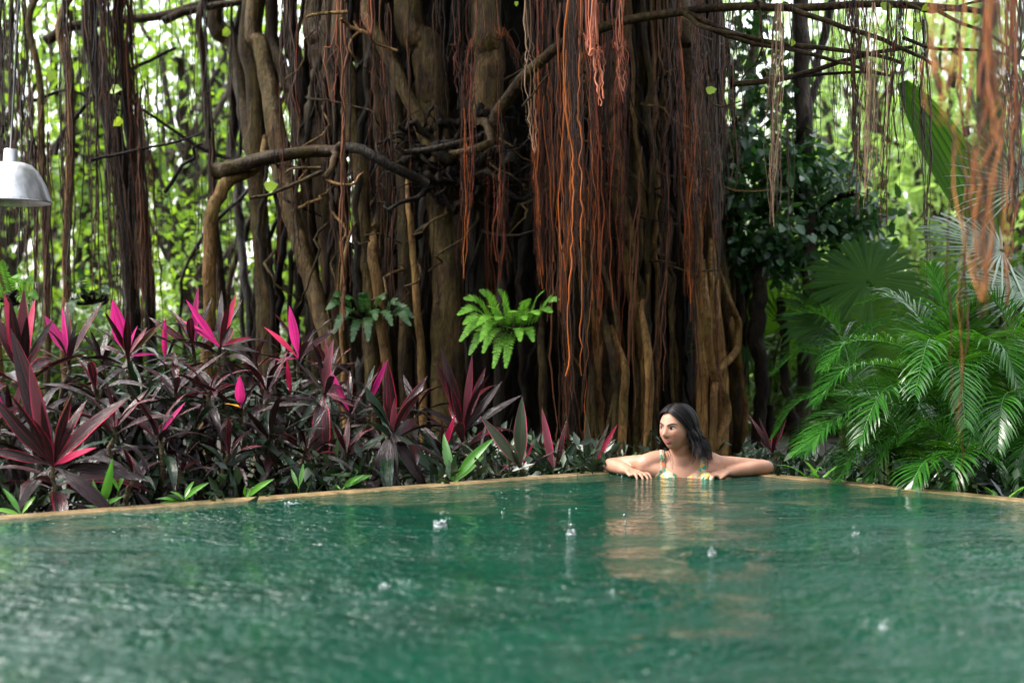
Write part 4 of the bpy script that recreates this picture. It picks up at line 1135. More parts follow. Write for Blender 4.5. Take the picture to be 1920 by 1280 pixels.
# dark leafy mass between and below the tall ones
FILL = 'dark cordylines filling the bed'
SEEN = {}
def uniq(lab, s):
    if lab in SEEN:
        lab += ', set closer to the rim' if s < SEEN[lab] else ', set further back'
    SEEN[lab] = s
    assert len(lab.split()) <= 16, lab
    return lab
WHERE = ['below the leftmost tall one', 'under the broad pink leaf', 'under the narrow pink leaf', 'below the crossed pink spears', 'below the pale pink spear', 'by the drooping pink hearted one', 'near the banyan roots']
for i, (px, py, s, L, n, pal) in enumerate([
    (180, 730, .7, .30, 20, 0), (265, 745, .65, .30, 22, 1), (330, 730, .75, .28, 20, 0), (392, 735, .6, .30, 22, 1), (500, 730, .7, .30, 22, 0), (545, 745, .75, .28, 18, 1), (655, 770, .6, .28, 18, 0),
    (215, 800, .45, .28, 18, 1), (300, 815, .42, .28, 18, 0), (365, 800, .5, .28, 20, 1), (430, 850, .35, .26, 16, 0), (505, 820, .42, .28, 20, 1), (575, 840, .38, .26, 18, 0), (650, 850, .35, .25, 16, 1), (340, 880, .3, .22, 12, 0), (250, 890, .3, .22, 10, 1),
    (500, 890, .3, .22, 12, 0), (690, 760, .9, .30, 18, 1), (620, 700, 1.2, .30, 18, 0), (480, 680, 1.2, .30, 18, 0), (310, 680, 1.2, .3, 18, 1), (190, 680, 1.2, .3, 18, 0), (830, 850, .35, .24, 14, 0), (900, 860, .5, .24, 12, 1), (930, 890, .3, .2, 10, 0), (780, 770, 1.0, .3, 16, 0), (-40, 800, .6, .34, 18, 0), (-60, 690, 1.0, .34, 18, 1), (20, 800, .7, .3, 14, 0)]):
    Y = YL(px, s)
    hs = []
    rg = random.Random(i * 5 + 1)
    p = list([DK, DG][pal])
    if rg.random() < 0.5: p[0] = 'margin'
    deep = ''
    if rg.random() < .45:
        for _ in range(rg.choice([1, 2])):
            hs.append((px + rg.uniform(-55, 55), py - rg.uniform(40, 95), rg.choice(['pink', 'red', 'pink', 'pale', 'margin']), .15, rg.uniform(-.05, .1), rg.choice([.11, .13])))
    side = WHERE[min(len(WHERE) - 1, max(0, int((px - 20) / 110)))]
    lev = 'low' if py > 840 else ('mid height' if py > 760 else 'taller')
    cordyline(px, py, Y, L * rg.uniform(.72, .95), int(n * 1.7), uniq(f'{lev} dark {"green " if pal else "purple "}cordyline {side}', s), p, FILL, heroes=hs, up=(72, -62), wid=rg.choice([.11, .13, .15]), seed=i)
# bright green young plants along the rim
for i, (px, py, hs, lab) in enumerate([
    (190, 955, [(172, 905), (208, 880), (215, 930), (160, 945), (222, 950)], 'young bright green plant under the large left cordyline'),
    (345, 938, [(300, 930), (375, 905), (330, 920), (358, 900), (290, 945)], 'bright green blades leaning over the rim below the bed'),
    (462, 935, [(495, 898), (470, 905), (455, 915)], 'single bright green blade standing at the rim'),
    (640, 918, [(690, 885), (668, 890), (625, 905)], 'slanting green blade at the rim left of the drooping cordyline'),
    (852, 905, [(828, 820), (905, 825), (875, 860), (845, 850), (900, 855), (835, 880)], 'young plant with arching bright green leaves below the fern'),
    (222, 920, [(232, 880), (210, 890)], 'small green shoot beside the large left cordyline'),
    (40, 965, [(10, 915), (60, 930), (-10, 950)], 'green shoot at the left end of the rim'),
    (560, 915, [(570, 870), (545, 880)], 'thin green shoot at the middle of the bed rim')]):
    Y = YL(px, 0.16)
    c = P(px, py, Y)
    rt = thing('green_plant', (c.x, c.y, GZ), lab, 'plant', 'young green plants along the rim')
    b0 = Vector((c.x, c.y, GZ))
    mb = MB(); tube(mb, catmull([(c.x, c.y, GZ - .02), tuple(c)], 6), 0.006, 6); mb.build('stem', M_PALMSTEM, rt)
    for (tx, ty) in hs:
        tip = P(tx, ty, Y - rnd.uniform(-0.05, 0.08))
        d = tip - c
        put_leaf(rt, c, d, Vector((rnd.uniform(-.4, .4), -0.8, 0.6)), max(0.06, d.length) * 1.15, strap(0.6, 'green', 0.17))

# ------------------------------------------------------------------ fronds, fans
def frond(mb, pts, nl, LL, W, droop=0.5, ang=58, taper=0.35, rr=0.006, rng=npr, up=(0, 0, 1), vee=0.25, start=0.12, segs=4):
    """feather leaf: rachis through pts with nl pairs of leaflets"""
    n = 26
    path = catmull(pts, n)
    tube(mb, path, np.linspace(rr, rr * 0.25, n), 6, 0.75)
    upv = np.array(up, float)
    for i in range(nl):
        t = start + (1 - start) * (i + 0.5) / nl
        u = t * (n - 1); a = min(n - 2, int(u)); fr = u - a
        p = path[a] * (1 - fr) + path[a + 1] * fr
        tg = path[a + 1] - path[a]; tg /= np.linalg.norm(tg)
        sd = np.cross(tg, upv); sd /= np.linalg.norm(sd) + 1e-9
        nr = np.cross(sd, tg)
        Lf = LL * (math.sin(math.pi * (0.16 + 0.80 * t)) ** 0.6) * (1 - taper * t)
        for s in (1, -1):
            an = R(ang * (1.15 - 0.55 * t) + rng.normal() * 5)
            d = tg * math.cos(an) + s * sd * math.sin(an) + nr * (vee + rng.normal() * 0.06)
            d /= np.linalg.norm(d)
            l = Lf * rng.uniform(0.85, 1.1)
            w = W * rng.uniform(0.8, 1.15)
            wd_ = np.cross(d, nr); wd_ /= np.linalg.norm(wd_) + 1e-9
            v = []
            q = p.copy(); dd = d.copy()
            prof = [0.35, 1.0, 0.85, 0.5, 0.04] if segs == 4 else [0.5, 1.0, 0.05]
            for k in range(segs + 1):
                w2 = w * prof[k] * 0.5
                v += [tuple(q + wd_ * w2), tuple(q - wd_ * w2)]
                q = q + dd * l / segs
                dd = dd + np.array([0, 0, -droop * 0.42 * (k + 1) / segs * 2]); dd /= np.linalg.norm(dd)
            f = [(2 * k, 2 * k + 1, 2 * k + 3, 2 * k + 2) for k in range(segs)]
            mb.add(v, f, float(np.clip(0.5 + rng.normal() * 0.2, 0, 1)))

def palm(label, base, fronds, mat=M_PALM, LL=0.31, W=0.0095, nl=58, name='feather_palm', droop=0.55, group=None, seed=0, rr=0.006):
    rng = np.random.default_rng(seed + 17)
    root = thing(name, (base.x, base.y, GZ), label, 'palm', group)
    for i in range(4):
        a = i * 1.7
        mb = MB(); tube(mb, catmull([(base.x + .05 * math.cos(a), base.y + .05 * math.sin(a), GZ - .03), (base.x + .07 * math.cos(a), base.y + .07 * math.sin(a), GZ + 0.32)], 8), np.linspace(.022, .014, 8), 8, .5, .05)
        mb.build('stem', M_PALMSTEM, root)
    for fr in fronds:
        mb = MB()
        pts = [Vector((base.x + rng.normal() * .03, base.y + rng.normal() * .03, GZ + 0.25))] + list(fr)
        frond(mb, pts, nl, LL, W, droop, rng=rng, rr=rr, start=0.22)
        mb.build('frond', mat, root)
    return root

def pf(Y, *pp):   # frond control points: pixels, each with a distance offset
    return [P(x, y, Y + d) for (x, y, d) in pp]
Y1 = YR(1760, 0.75)
palm('feathery palm with glossy arching fronds in the middle of the right bank', P(1770, 850, Y1), [
    pf(Y1, (1788, 700, 0), (1775, 590, -.05), (1745, 498, -.1)),
    pf(Y1, (1780, 690, 0), (1800, 610, -.1), (1850, 560, -.2)),
    pf(Y1, (1765, 720, -.05), (1700, 655, -.15), (1600, 640, -.25), (1545, 690, -.3)),
    pf(Y1, (1760, 740, -.1), (1680, 690, -.3), (1590, 690, -.45), (1530, 755, -.5)),
    pf(Y1, (1765, 700, -.1), (1760, 650, -.3), (1740, 640, -.55), (1715, 740, -.75)),
    pf(Y1, (1785, 700, -.1), (1830, 640, -.3), (1880, 650, -.5), (1915, 740, -.6)),
    pf(Y1, (1755, 760, -.1), (1660, 760, -.3), (1570, 780, -.45), (1510, 850, -.55)),
    pf(Y1, (1770, 720, 0), (1740, 620, .2), (1680, 560, .3), (1610, 570, .4)),
    pf(Y1, (1775, 740, -.2), (1790, 680, -.4), (1800, 690, -.6), (1810, 800, -.75)),
    pf(Y1, (1760, 760, -.2), (1700, 720, -.4), (1650, 740, -.55), (1610, 830, -.65)),
    pf(Y1, (1790, 740, -.1), (1850, 700, -.2), (1910, 720, -.3), (1950, 800, -.35))], seed=1)
Y2 = YR(1690, 0.42)
palm('low feathery palm spreading over the right rim', P(1690, 915, Y2), [
    pf(Y2, (1670, 850, 0), (1620, 810, -.1), (1550, 800, -.15), (1490, 850, -.2)),
    pf(Y2, (1680, 850, 0), (1640, 830, -.15), (1600, 850, -.22), (1570, 905, -.25)),
    pf(Y2, (1700, 850, 0), (1730, 800, 0), (1790, 790, 0), (1850, 830, 0)),
    pf(Y2, (1690, 840, 0), (1670, 780, .1), (1620, 745, .15), (1560, 740, .2)),
    pf(Y2, (1700, 860, 0), (1690, 820, -.15), (1660, 830, -.22), (1630, 900, -.26)),
    pf(Y2, (1690, 850, .1), (1700, 760, .15), (1690, 720, .1), (1650, 690, .1)),
    pf(Y2, (1710, 870, 0), (1760, 850, -.1), (1790, 870, -.2), (1800, 915, -.24))], LL=0.26, W=0.0085, seed=2)
Y3 = YR(1840, 0.4)
palm('yellowish low palm on the rim under the hanging orange root', P(1790, 930, Y3), [
    pf(Y3, (1780, 880, 0), (1745, 860, -.1), (1720, 885, -.15), (1705, 930, -.18)),
    pf(Y3, (1800, 880, 0), (1820, 850, -.05), (1860, 860, -.1), (1885, 915, -.12)),
    pf(Y3, (1790, 870, 0), (1770, 820, 0), (1730, 800, 0), (1690, 830, 0)),
    pf(Y3, (1795, 870, 0), (1800, 845, -.1), (1790, 870, -.2), (1780, 930, -.22)),
    pf(Y3, (1795, 870, .1), (1830, 800, .1), (1880, 790, .1), (1930, 830, .1))], mat=M_PALM, LL=0.23, W=0.008, seed=3)
Y4 = YR(1900, 0.9)
palm('dense dark palm clump at the right edge', P(1910, 900, Y4), [
    pf(Y4, (1900, 760, 0), (1870, 690, -.1), (1820, 680, -.2), (1790, 740, -.3)),
    pf(Y4, (1910, 750, 0), (1900, 640, 0), (1870, 570, 0), (1820, 540, 0)),
    pf(Y4, (1920, 750, 0), (1950, 650, -.1), (1990, 640, -.2), (2040, 700, -.3)),
    pf(Y4, (1905, 800, -.1), (1860, 760, -.3), (1830, 790, -.4), (1810, 860, -.5)),
    pf(Y4, (1910, 800, -.1), (1900, 740, -.3), (1880, 750, -.5), (1870, 840, -.6)),
    pf(Y4, (1915, 830, -.1), (1930, 800, -.3), (1920, 830, -.4), (1915, 900, -.5)),
    pf(Y4, (1905, 850, 0), (1850, 830, -.1), (1800, 850, -.1), (1760, 900, -.1))], seed=4)
Y5 = YR(1600, 1.3)
palm('shaded palm behind the feathery one, left of it', P(1600, 850, Y5), [
    pf(Y5, (1590, 740, 0), (1550, 680, 0), (1500, 660, 0), (1450, 700, 0)),
    pf(Y5, (1600, 730, 0), (1610, 650, 0), (1650, 610, 0), (1700, 620, 0)),
    pf(Y5, (1590, 760, 0), (1540, 740, -.1), (1490, 760, -.1), (1450, 820, -.1)),
    pf(Y5, (1600, 720, 0), (1580, 640, .1), (1540, 590, .1), (1480, 590, .1)),
    pf(Y5, (1610, 760, 0), (1650, 720, -.1), (1700, 730, -.2), (1740, 790, -.3)),
    pf(Y5, (1595, 790, 0), (1560, 790, -.1), (1520, 820, -.2), (1500, 880, -.2))], seed=5, LL=0.3)
# grassy tufts at the right rim
for i, (px, s, n, lab) in enumerate([(1500, .2, 16, 'dark grassy tuft on the right rim near the bather'), (1560, .25, 16, 'grassy tuft on the right rim left of the low palm'), (1880, .22, 14, 'grassy tuft at the right end of the rim'), (1620, .6, 16, 'shaded grassy tuft behind the low palm'), (1400, .9, 18, 'dark grassy tuft at the foot of the golden roots')]):
    Y = YR(px, s)
    c = Vector(((px - 960) / FPX * Y, Y, GZ))
    rt = thing('grass_tuft', c, lab, 'grass', 'grassy tufts by the right rim')
    rg = random.Random(i)
    for k in range(n):
        a = rg.uniform(0, 6.28); pit = R(rg.uniform(35, 85))
        d = Vector((math.cos(a) * math.cos(pit), math.sin(a) * math.cos(pit), math.sin(pit)))
        put_leaf(rt, c + Vector((rg.uniform(-.06, .06), rg.uniform(-.06, .06), 0)), d, (0, 0, 1), rg.uniform(.22, .38), strap(rg.choice([.6, 1.1, 1.7]), rg.choice(['darkg', 'darkg', 'green']), 0.06), 'blade')

def fan(root, c, out, normal, rad, nseg=30, spread=300, fuse=0.62, mat=M_FAN, droop=0.25, rng=npr, name='fan_leaf', wseg=1.0):
    """pleated fan leaf round c; out = direction of the middle segment"""
    x = Vector(out).normalized(); z = Vector(normal); z = (z - x * z.dot(x)).normalized(); y = z.cross(x)
    mb = MB()
    n = nseg
    st = R(spread) / n
    rings = [0.04, 0.3, fuse]
    for i in range(n):
        a = -R(spread) / 2 + (i + 0.5) * st
        L = rad * (0.85 + 0.15 * math.cos(a * 0.6)) * rng.uniform(0.93, 1.05)
        dr = droop * rng.uniform(0.7, 1.4)
        pr = []
        for r in rings + [0.82, 1.0]:
            h = st * 0.5 * wseg
            if r > fuse: h *= max(0.04, (1 - r) / (1 - fuse) * 0.8)
            rr_ = r * L
            zz = -dr * rad * max(0, r - 0.35) ** 2
            fold = 0.22 * st * rr_
            def q(an, up):
                w = x * math.cos(an) * rr_ + y * math.sin(an) * rr_ + z * up
                return c + w + Vector((0, 0, zz if r > fuse else zz))
            pr.append((q(a - h, 0), q(a, fold), q(a + h, 0)))
        v = [tuple(p) for t in pr for p in t]
        f = []
        for k in range(len(pr) - 1):
            for j in range(2): f.append((k * 3 + j, k * 3 + j + 1, (k + 1) * 3 + j + 1, (k + 1) * 3 + j))
        mb.add(v, f, float(np.clip(.5 + rng.normal() * .15, 0, 1)))
    return mb.build(name, mat, root, smooth=False)

def fanpalm(label, base, leaves, mat=M_FAN, name='fan_palm', **kw):
    root = thing(name, (base.x, base.y, GZ), label, 'palm')
    mb = MB(); tube(mb, catmull([(base.x, base.y, GZ - .03), (base.x, base.y, GZ + .35)], 8), .045, 9, .4, .15); mb.build('trunk', M_BARK_DARK, root)
    for (c, out, nr, rad) in leaves:
        mb = MB(); m = (c + Vector((base.x, base.y, GZ + .3))) * .5 + Vector((0, 0, .12))
        tube(mb, catmull([(base.x, base.y, GZ + .3), m, c], 14), np.linspace(.012, .007, 14), 6, .5); mb.build('petiole', M_PALMSTEM, root)
        fan(root, c, out, nr, rad, mat=mat, **kw)
YF = 8.9
fanpalm('fan palm with big round backlit leaves behind the feathery palms', P(1590, 700, YF), [
    (P(1628, 528, YF), (-.35, .35, .6), (-.1, -.75, .65), .46), (P(1650, 640, YF - .2), (.2, .2, -1), (.1, -1, .1), .40), (P(1560, 610, YF + .1), (-.7, 0, .4), (.2, -.7, .7), .42), (P(1600, 600, YF + .3), (-.1, .1, 1), (.1, -1, .1), .45)], spread=310, nseg=38, fuse=.78, droop=.5)
fanpalm('dark fan palm between the banyan and the slender trunk', P(1440, 700, 9.9), [
    (P(1420, 560, 9.9), (-.4, 0, .9), (0, -1, .4), .45), (P(1470, 620, 9.8), (.5, 0, .7), (0, -1, .5), .45), (P(1400, 640, 9.8), (-.8, 0, .2), (.1, -.8, .6), .42), (P(1540, 660, 10.0), (.4, 0, .8), (0, -1, .3), .4)], spread=280, fuse=.4)
YG = 6.9
fanpalm('silvery fan palm with stiff narrow segments at the right edge', P(1990, 700, YG), [
    (P(1880, 470, YG), (-1, 0, .25), (.1, -.6, .9), .42), (P(1925, 350, YG), (-.6, .1, .9), (-.2, -1, .2), .40), (P(1940, 545, YG), (-1, -.1, -.1), (.1, -.5, 1), .40)], mat=M_FAN_GREY, name='silver_fan_palm', spread=200, fuse=.35, nseg=26, wseg=.7)

# broad pleated leaf at upper right
def broad():
    Y = 7.6
    a, b = P(1862, 470, Y), P(1690, 120, Y + .2)
    root = thing('broad_leaf_palm', (P(1900, 700, Y).x, Y, GZ), 'tall plant with one broad dark green pleated leaf at upper right', 'palm')
    for q, (s, e, W) in enumerate(((a, b, 0.30), (P(1872, 440, Y + .1), P(1840, 60, Y + .4), 0.18))):
        mb = MB()
        tube(mb, catmull([(root.location.x, Y, GZ), tuple((s + Vector((root.location.x, Y, GZ))) * .5 + Vector((.05, 0, 0))), tuple(s)], 12), .014, 7); mb.build('petiole', M_PALMSTEM, root)
        d = (e - s); L = d.length; d.normalize()
        w = Vector((d.z, 0.35, -d.x)).normalized(); nr = d.cross(w)
        n, k = 16, 17
        v = []
        for i in range(n):
            t = i / (n - 1)
            wd_ = W * (math.sin(math.pi * min(.985, .06 + .9 * t)) ** .7)
            for j in range(k):
                u = j / (k - 1) - .5
                p = s + d * L * t + w * wd_ * u + nr * (.012 * (j % 2) - .25 * abs(u) * wd_) + Vector((0, 0, -.10 * t * t))
                v.append(tuple(p))
        f = [(i * k + j, i * k + j + 1, (i + 1) * k + j + 1, (i + 1) * k + j) for i in range(n - 1) for j in range(k - 1)]
        mb = MB(); mb.add(v, f, .5); mb.build('blade', M_FAN, root, smooth=False)
broad()

# ------------------------------------------------------------------ ferns on the banyan
def fern(label, px, py, Y, tips, mat, LL=.05, W=.016, nl=24, ground_=False):
    c = P(px, py, Y)
    root = thing('fern', c if not ground_ else (c.x, c.y, GZ), label, 'fern')
    rng = np.random.default_rng(int(px))
    mb = MB()
    for i in range(10):
        p = c + Vector((rng.normal() * .05, .05 + rng.normal() * .03, rng.normal() * .03))
        tube(mb, catmull([c + Vector((0, .15, -.02)), p, p + Vector((rng.normal() * .03, -.03, .03))], 6), .012, 5, .4)
    mb.build('rootstock', M_BARK_DARK, root)
    for (tx, ty, dy) in tips:
        tip = P(tx, ty, Y - dy)
        d = tip - c
        b0 = c + Vector((d.x * .45, 0, d.z * .1 + rng.normal() * .015))
        d = tip - b0
        mid = b0 + d * .5 + Vector((0, -.05, .04 + .12 * abs(d.x)))
        mb = MB(); frond(mb, [b0, mid, tip], nl, LL, W, droop=.2, ang=75, taper=.45, rr=.003, rng=rng, up=(0, -.8, .6), vee=.0, start=.08, segs=2)
        mb.build('frond', mat, root)
YN = YT(960, 0.55)
fern('bright green fern growing on the banyan trunk', 968, 612, YN, [
    (858, 590, .3), (862, 640, .35), (880, 665, .35), (905, 662, .4), (925, 690, .45), (948, 690, .45), (870, 560, .25), (900, 545, .2), (935, 545, .2), (990, 560, .3), (1020, 545, .3), (1048, 562, .25),
    (1000, 640, .4), (895, 610, .45), (930, 600, .5), (960, 585, .5), (1010, 590, .45), (880, 620, .3), (1035, 585, .3), (915, 575, .4), (900, 640, .45), (975, 640, .45), (985, 600, .5), (868, 608, .4)], M_FERN, LL=.055, W=.0135, nl=28)
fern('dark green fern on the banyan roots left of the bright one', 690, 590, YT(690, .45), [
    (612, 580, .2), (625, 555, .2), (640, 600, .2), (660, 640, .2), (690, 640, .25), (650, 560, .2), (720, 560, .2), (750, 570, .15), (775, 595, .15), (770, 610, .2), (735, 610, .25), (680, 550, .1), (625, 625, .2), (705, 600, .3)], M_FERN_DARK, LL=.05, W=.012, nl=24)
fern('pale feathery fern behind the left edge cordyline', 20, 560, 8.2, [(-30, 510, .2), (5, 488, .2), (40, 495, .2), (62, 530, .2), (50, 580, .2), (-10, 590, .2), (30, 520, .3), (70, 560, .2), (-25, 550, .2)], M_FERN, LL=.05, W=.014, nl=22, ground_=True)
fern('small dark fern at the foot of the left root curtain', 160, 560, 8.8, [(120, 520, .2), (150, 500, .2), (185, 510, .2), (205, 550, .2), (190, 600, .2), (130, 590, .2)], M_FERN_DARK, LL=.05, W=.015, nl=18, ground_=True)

# ------------------------------------------------------------------ lamp
def lamp():
    Y = 8.0
    c = P(20, 376, Y); s = Y / FPX
    m, nt, bs = new_mat('brushed_aluminium')
    n1 = noise(nt, 14, 5, posvec(nt, (1, 1, .25)), .65)
    bs.inputs['Metallic'].default_value = 0.85
    cr = ramp(nt, [(.3, (.34, .34, .36)), (.65, (.66, .66, .69))], n1.outputs[0]); nt.links.new(cr.outputs[0], bs.inputs['Base Color'])
    r2 = ramp(nt, [(.3, (.28,) * 3), (.7, (.5,) * 3)], n1.outputs[0]); nt.links.new(r2.outputs[0], bs.inputs['Roughness'])
    m2, nt2, b2 = new_mat('lamp_cord'); b2.inputs['Base Color'].default_value = (.01, .01, .01, 1)
    m3, nt3, b3 = new_mat('lamp_bulb_glass'); b3.inputs['Base Color'].default_value = (.7, .72, .7, 1); b3.inputs['Roughness'].default_value = .2
    root = thing('pendant_lamp', c, 'brushed metal dome pendant lamp hanging at the left edge', 'lamp')
    def lathe(prof, mat, name, parent=root):
        mb = MB(); k = 40; v = []
        for (r, z) in prof:
            for j in range(k):
                a = 6.28318 * j / k
                v.append((c.x + r * math.cos(a), c.y + r * math.sin(a), c.z + z))
        f = [(i * k + j, i * k + (j + 1) % k, (i + 1) * k + (j + 1) % k, (i + 1) * k + j) for i in range(len(prof) - 1) for j in range(k)]
        mb.add(v, f); return mb.build(name, mat, parent)
    lathe([(r * s, z * s) for r, z in [(74, 0), (76, -3), (75, -5), (73, -4), (70, 4), (62, 24), (48, 50), (36, 62), (14, 66)]], m, 'lamp_lining')
    lathe([(r * s, z * s) for r, z in [(74.5, 0), (71.5, 6), (64, 28), (50, 54), (38, 66), (27, 70), (15, 72)]], m, 'lamp_shade')
    lathe([(r * s, z * s) for r, z in [(15, 71), (13.5, 74), (12, 94), (11.5, 96), (0.5, 97)]], m, 'lamp_neck')
    lathe([(r * s, z * s) for r, z in [(.5, 6), (14, 12), (20, 26), (16, 42), (9, 60)]], m3, 'bulb')
    mb = MB(); tube(mb, catmull([c + Vector((0, 0, 95 * s)), c + Vector((0, .3, 2.0)), Vector((c.x - .05, 9.1, 4.85))], 20), .006, 6); mb.build('cord', m2, root)
lamp()

# ------------------------------------------------------------------ the bather
def closed_tube(mb, pts, ra, rb, up, n=26, sides=20):
    """tapered limb with elliptical section; ra across, rb along 'up'; rounded ends"""
    m = len(pts)
    path = catmull(pts, n)
    ts = np.linspace(0, 1, m); tt = np.linspace(0, 1, n)
    A = np.interp(tt, ts, ra); Bq = np.interp(tt, ts, rb)
    k = np.array([.5, .25, .5]); 
    A[1:-1] = np.convolve(A, k, 'same')[1:-1] / 1.25; Bq[1:-1] = np.convolve(Bq, k, 'same')[1:-1] / 1.25
    tg = np.gradient(path, axis=0); tg /= np.linalg.norm(tg, axis=1)[:, None]
    u = np.array(up, float)
    # round caps
    P0, P1 = path[0], path[-1]
    ext = []
    for e in (0.98, 0.85, 0.55):
        ext.append((P0 - tg[0] * min(A[0], Bq[0]) * e, A[0] * math.sqrt(1 - e * e), Bq[0] * math.sqrt(1 - e * e), tg[0]))
    body = [(path[i], A[i], Bq[i], tg[i]) for i in range(n)]
    for e in (0.55, 0.85, 0.98):
        body.append((P1 + tg[-1] * min(A[-1], Bq[-1]) * e, A[-1] * math.sqrt(1 - e * e), Bq[-1] * math.sqrt(1 - e * e), tg[-1]))
    rings = ext + body
    v = []
    for (p, a, b, t) in rings:
        x = np.cross(t, u); x /= np.linalg.norm(x) + 1e-9
        y = np.cross(x, t)
        for j in range(sides):
            an = 2 * math.pi * j / sides
            v.append(tuple(p + x * a * math.cos(an) + y * b * math.sin(an)))
    f = []
    for i in range(len(rings) - 1):
        for j in range(sides):
            q = (j + 1) % sides
            f.append((i * sides + j, i * sides + q, (i + 1) * sides + q, (i + 1) * sides + j))
    f.append(tuple(reversed(range(sides)))); f.append(tuple((len(rings) - 1) * sides + j for j in range(sides)))
    mb.add(v, f)

def bather():
    YB = 6.56
    HC = P(1270, 802, YB - .02)             # head centre
    yaw = R(-45)                            # face turned to the viewer's left
    Rm = Matrix.Rotation(yaw, 3, 'Z') @ Matrix.Rotation(R(2), 3, 'X')
    def H(x, y, z): return HC + Rm @ Vector((x, y, z))
    sx = P(1279, 640, YB).x                 # body axis
    root = thing('person', (sx, YB, -1.25), 'woman with long black hair and floral swimsuit resting her arms on the pool corner', 'person')
    # --- head
    nu, nv = 72, 56
    head = []
    for i in range(nv + 1):
        ph = -math.pi / 2 + math.pi * i / nv
        for j in range(nu):
            th = 2 * math.pi * j / nu
            dx, dy, dz = math.cos(ph) * math.sin(th), -math.cos(ph) * math.cos(th), math.sin(ph)
            x, y, z = dx * .075, dy * .092, dz * .106
            fr = max(0, -dy)
            if dz < 0:                       # jaw
                t = -dz
                x *= 1 - .24 * t ** 1.8
                y *= 1 - .34 * t ** 1.5 if dy > 0 else 1 - .10 * t ** 2
                if dy < 0: y -= .006 * t
            else:
                y *= 1.0 + .06 * dz * (dy > 0)
            # flatten the face a little
            if dy < -.2: y *= 1 - .07 * fr
            g = lambda cx, cz, s1, s2: math.exp(-((x - cx) / s1) ** 2 - ((z - cz) / s2) ** 2)
            if dy < 0:
                y -= .019 * g(0, -.026, .0095, .013) + .011 * g(0, -.008, .008, .020)        # nose
                y -= .006 * (g(.012, -.031, .007, .007) + g(-.012, -.031, .007, .007))         # nostril wings
                y += .0075 * (g(.031, .006, .015, .010) + g(-.031, .006, .015, .010))            # eye sockets
                y -= .003 * (g(.03, .022, .022, .007) + g(-.03, .022, .022, .007))              # brow ridge
                y -= .004 * (g(.042, -.022, .018, .018) + g(-.042, -.022, .018, .018))          # cheeks
                y -= .0055 * g(0, -.051, .020, .0065) + .006 * g(0, -.063, .017, .0065)          # lips
                y += .003 * g(0, -.072, .02, .006)
                y -= .009 * g(0, -.088, .018, .013)                                             # chin
            head.append(tuple(H(x, y, z)))
    hf = [(i * nu + j, i * nu + (j + 1) % nu, (i + 1) * nu + (j + 1) % nu, (i + 1) * nu + j) for i in range(nv) for j in range(nu)]
    mb = MB()
    mb.add(head, hf)
    # --- neck, torso, arms, legs (world coordinates)
    sh = .112
    nb = Vector((sx - .004, YB + .02, sh - .01))
    closed_tube(mb, [H(0, .022, -.035), H(0, .02, -.085), nb + Vector((0, .0, .02)), nb + Vector((0, 0, -.05))], [.052, .047, .052, .07], [.054, .05, .052, .06], (0, -1, 0))
    closed_tube(mb, [(sx, YB + .03, .055), (sx, YB + .02, .0), (sx, YB + .012, -.08), (sx, YB + .01, -.16), (sx, YB + .01, -.3), (sx, YB + .015, -.42), (sx, YB + .02, -.52)],
                [.118, .142, .145, .138, .118, .142, .165], [.062, .082, .096, .09, .082, .092, .10], (0, -1, 0), n=40, sides=36)
    for s in (-1, 1):                       # bust
        closed_tube(mb, [(sx + s * .058, YB - .025, -.01), (sx + s * .062, YB - .062, -.048)], [.048, .054], [.05, .056], (0, 0, 1), n=8)
        closed_tube(mb, [(sx + s * .08, YB + .02, -.5), (sx + s * .09, YB - .04, -.85), (sx + s * .10, YB + .03, -1.19)], [.085, .058, .036], [.09, .06, .04], (0, -1, 0))
        closed_tube(mb, [(sx + s * .10, YB + .05, -1.22), (sx + s * .11, YB - .13, -1.235)], [.036, .042], [.03, .015], (0, 0, 1), n=10)
    arms = []
    # viewer's left arm, viewer's right arm: shoulder, elbow, wrist
    AL = [Vector((sx - .165, YB + .025, .060)), P(1145, 872, 6.75), P(1180, 883, 6.535)]
    AR = [Vector((sx + .165, YB + .02, .056)), P(1437, 876, 6.66), P(1362, 886, 6.51)]
    for s, (S, E, W_), hand_to in ((-1, AL, P(1203, 891, 6.44)), (1, AR, P(1330, 893, 6.45))):
        closed_tube(mb, [Vector((sx + s * .055, YB + .03, .088)), Vector((sx + s * .115, YB + .03, .080)), S], [.035, .046, .05], [.04, .046, .05], (0, -1, 0), n=14)   # shoulder slope
        closed_tube(mb, [Vector((sx + s * .10, YB + .02, .03)), S + Vector((0, 0, -.02))], [.05, .046], [.06, .05], (0, -1, 0), n=10)
        closed_tube(mb, [S, S.lerp(E, .45) + Vector((0, 0, .004)), E], [.047, .040, .034], [.048, .040, .034], (0, 0, 1))
        closed_tube(mb, [E, E.lerp(W_, .3) + Vector((0, 0, .003)), E.lerp(W_, .7), W_], [.036, .039, .031, .025], [.035, .036, .028, .019], (0, 0, 1))
        d = (hand_to - W_); d.normalize()
        sd_ = d.cross(Vector((0, 0, 1))).normalized()
        up = sd_.cross(d)
        pc = W_ + d * .085
        closed_tube(mb, [W_ - d * .01, W_ + d * .04, pc], [.026, .036, .039], [.018, .016, .013], up, n=12)
        for k, (o, L) in enumerate(((-.030, .064), (-.010, .076), (.010, .072), (.029, .056))):
            b = W_ + d * .08 + sd_ * o
            q1 = b + d * L * .45 + up * .006 + sd_ * o * .12; q2 = b + d * L * .8 - up * .010 + sd_ * o * .2; q3 = b + d * L * .95 - up * .028 + sd_ * o * .22
            closed_tube(mb, [b, q1, q2, q3], [.0095, .009, .008, .007], [.009, .0085, .0075, .0065], up, n=14, sides=12)
        tb = W_ + d * .025 - sd_ * s * .026 * -1
        ts_ = sd_ * (1 if s < 0 else -1) * -1
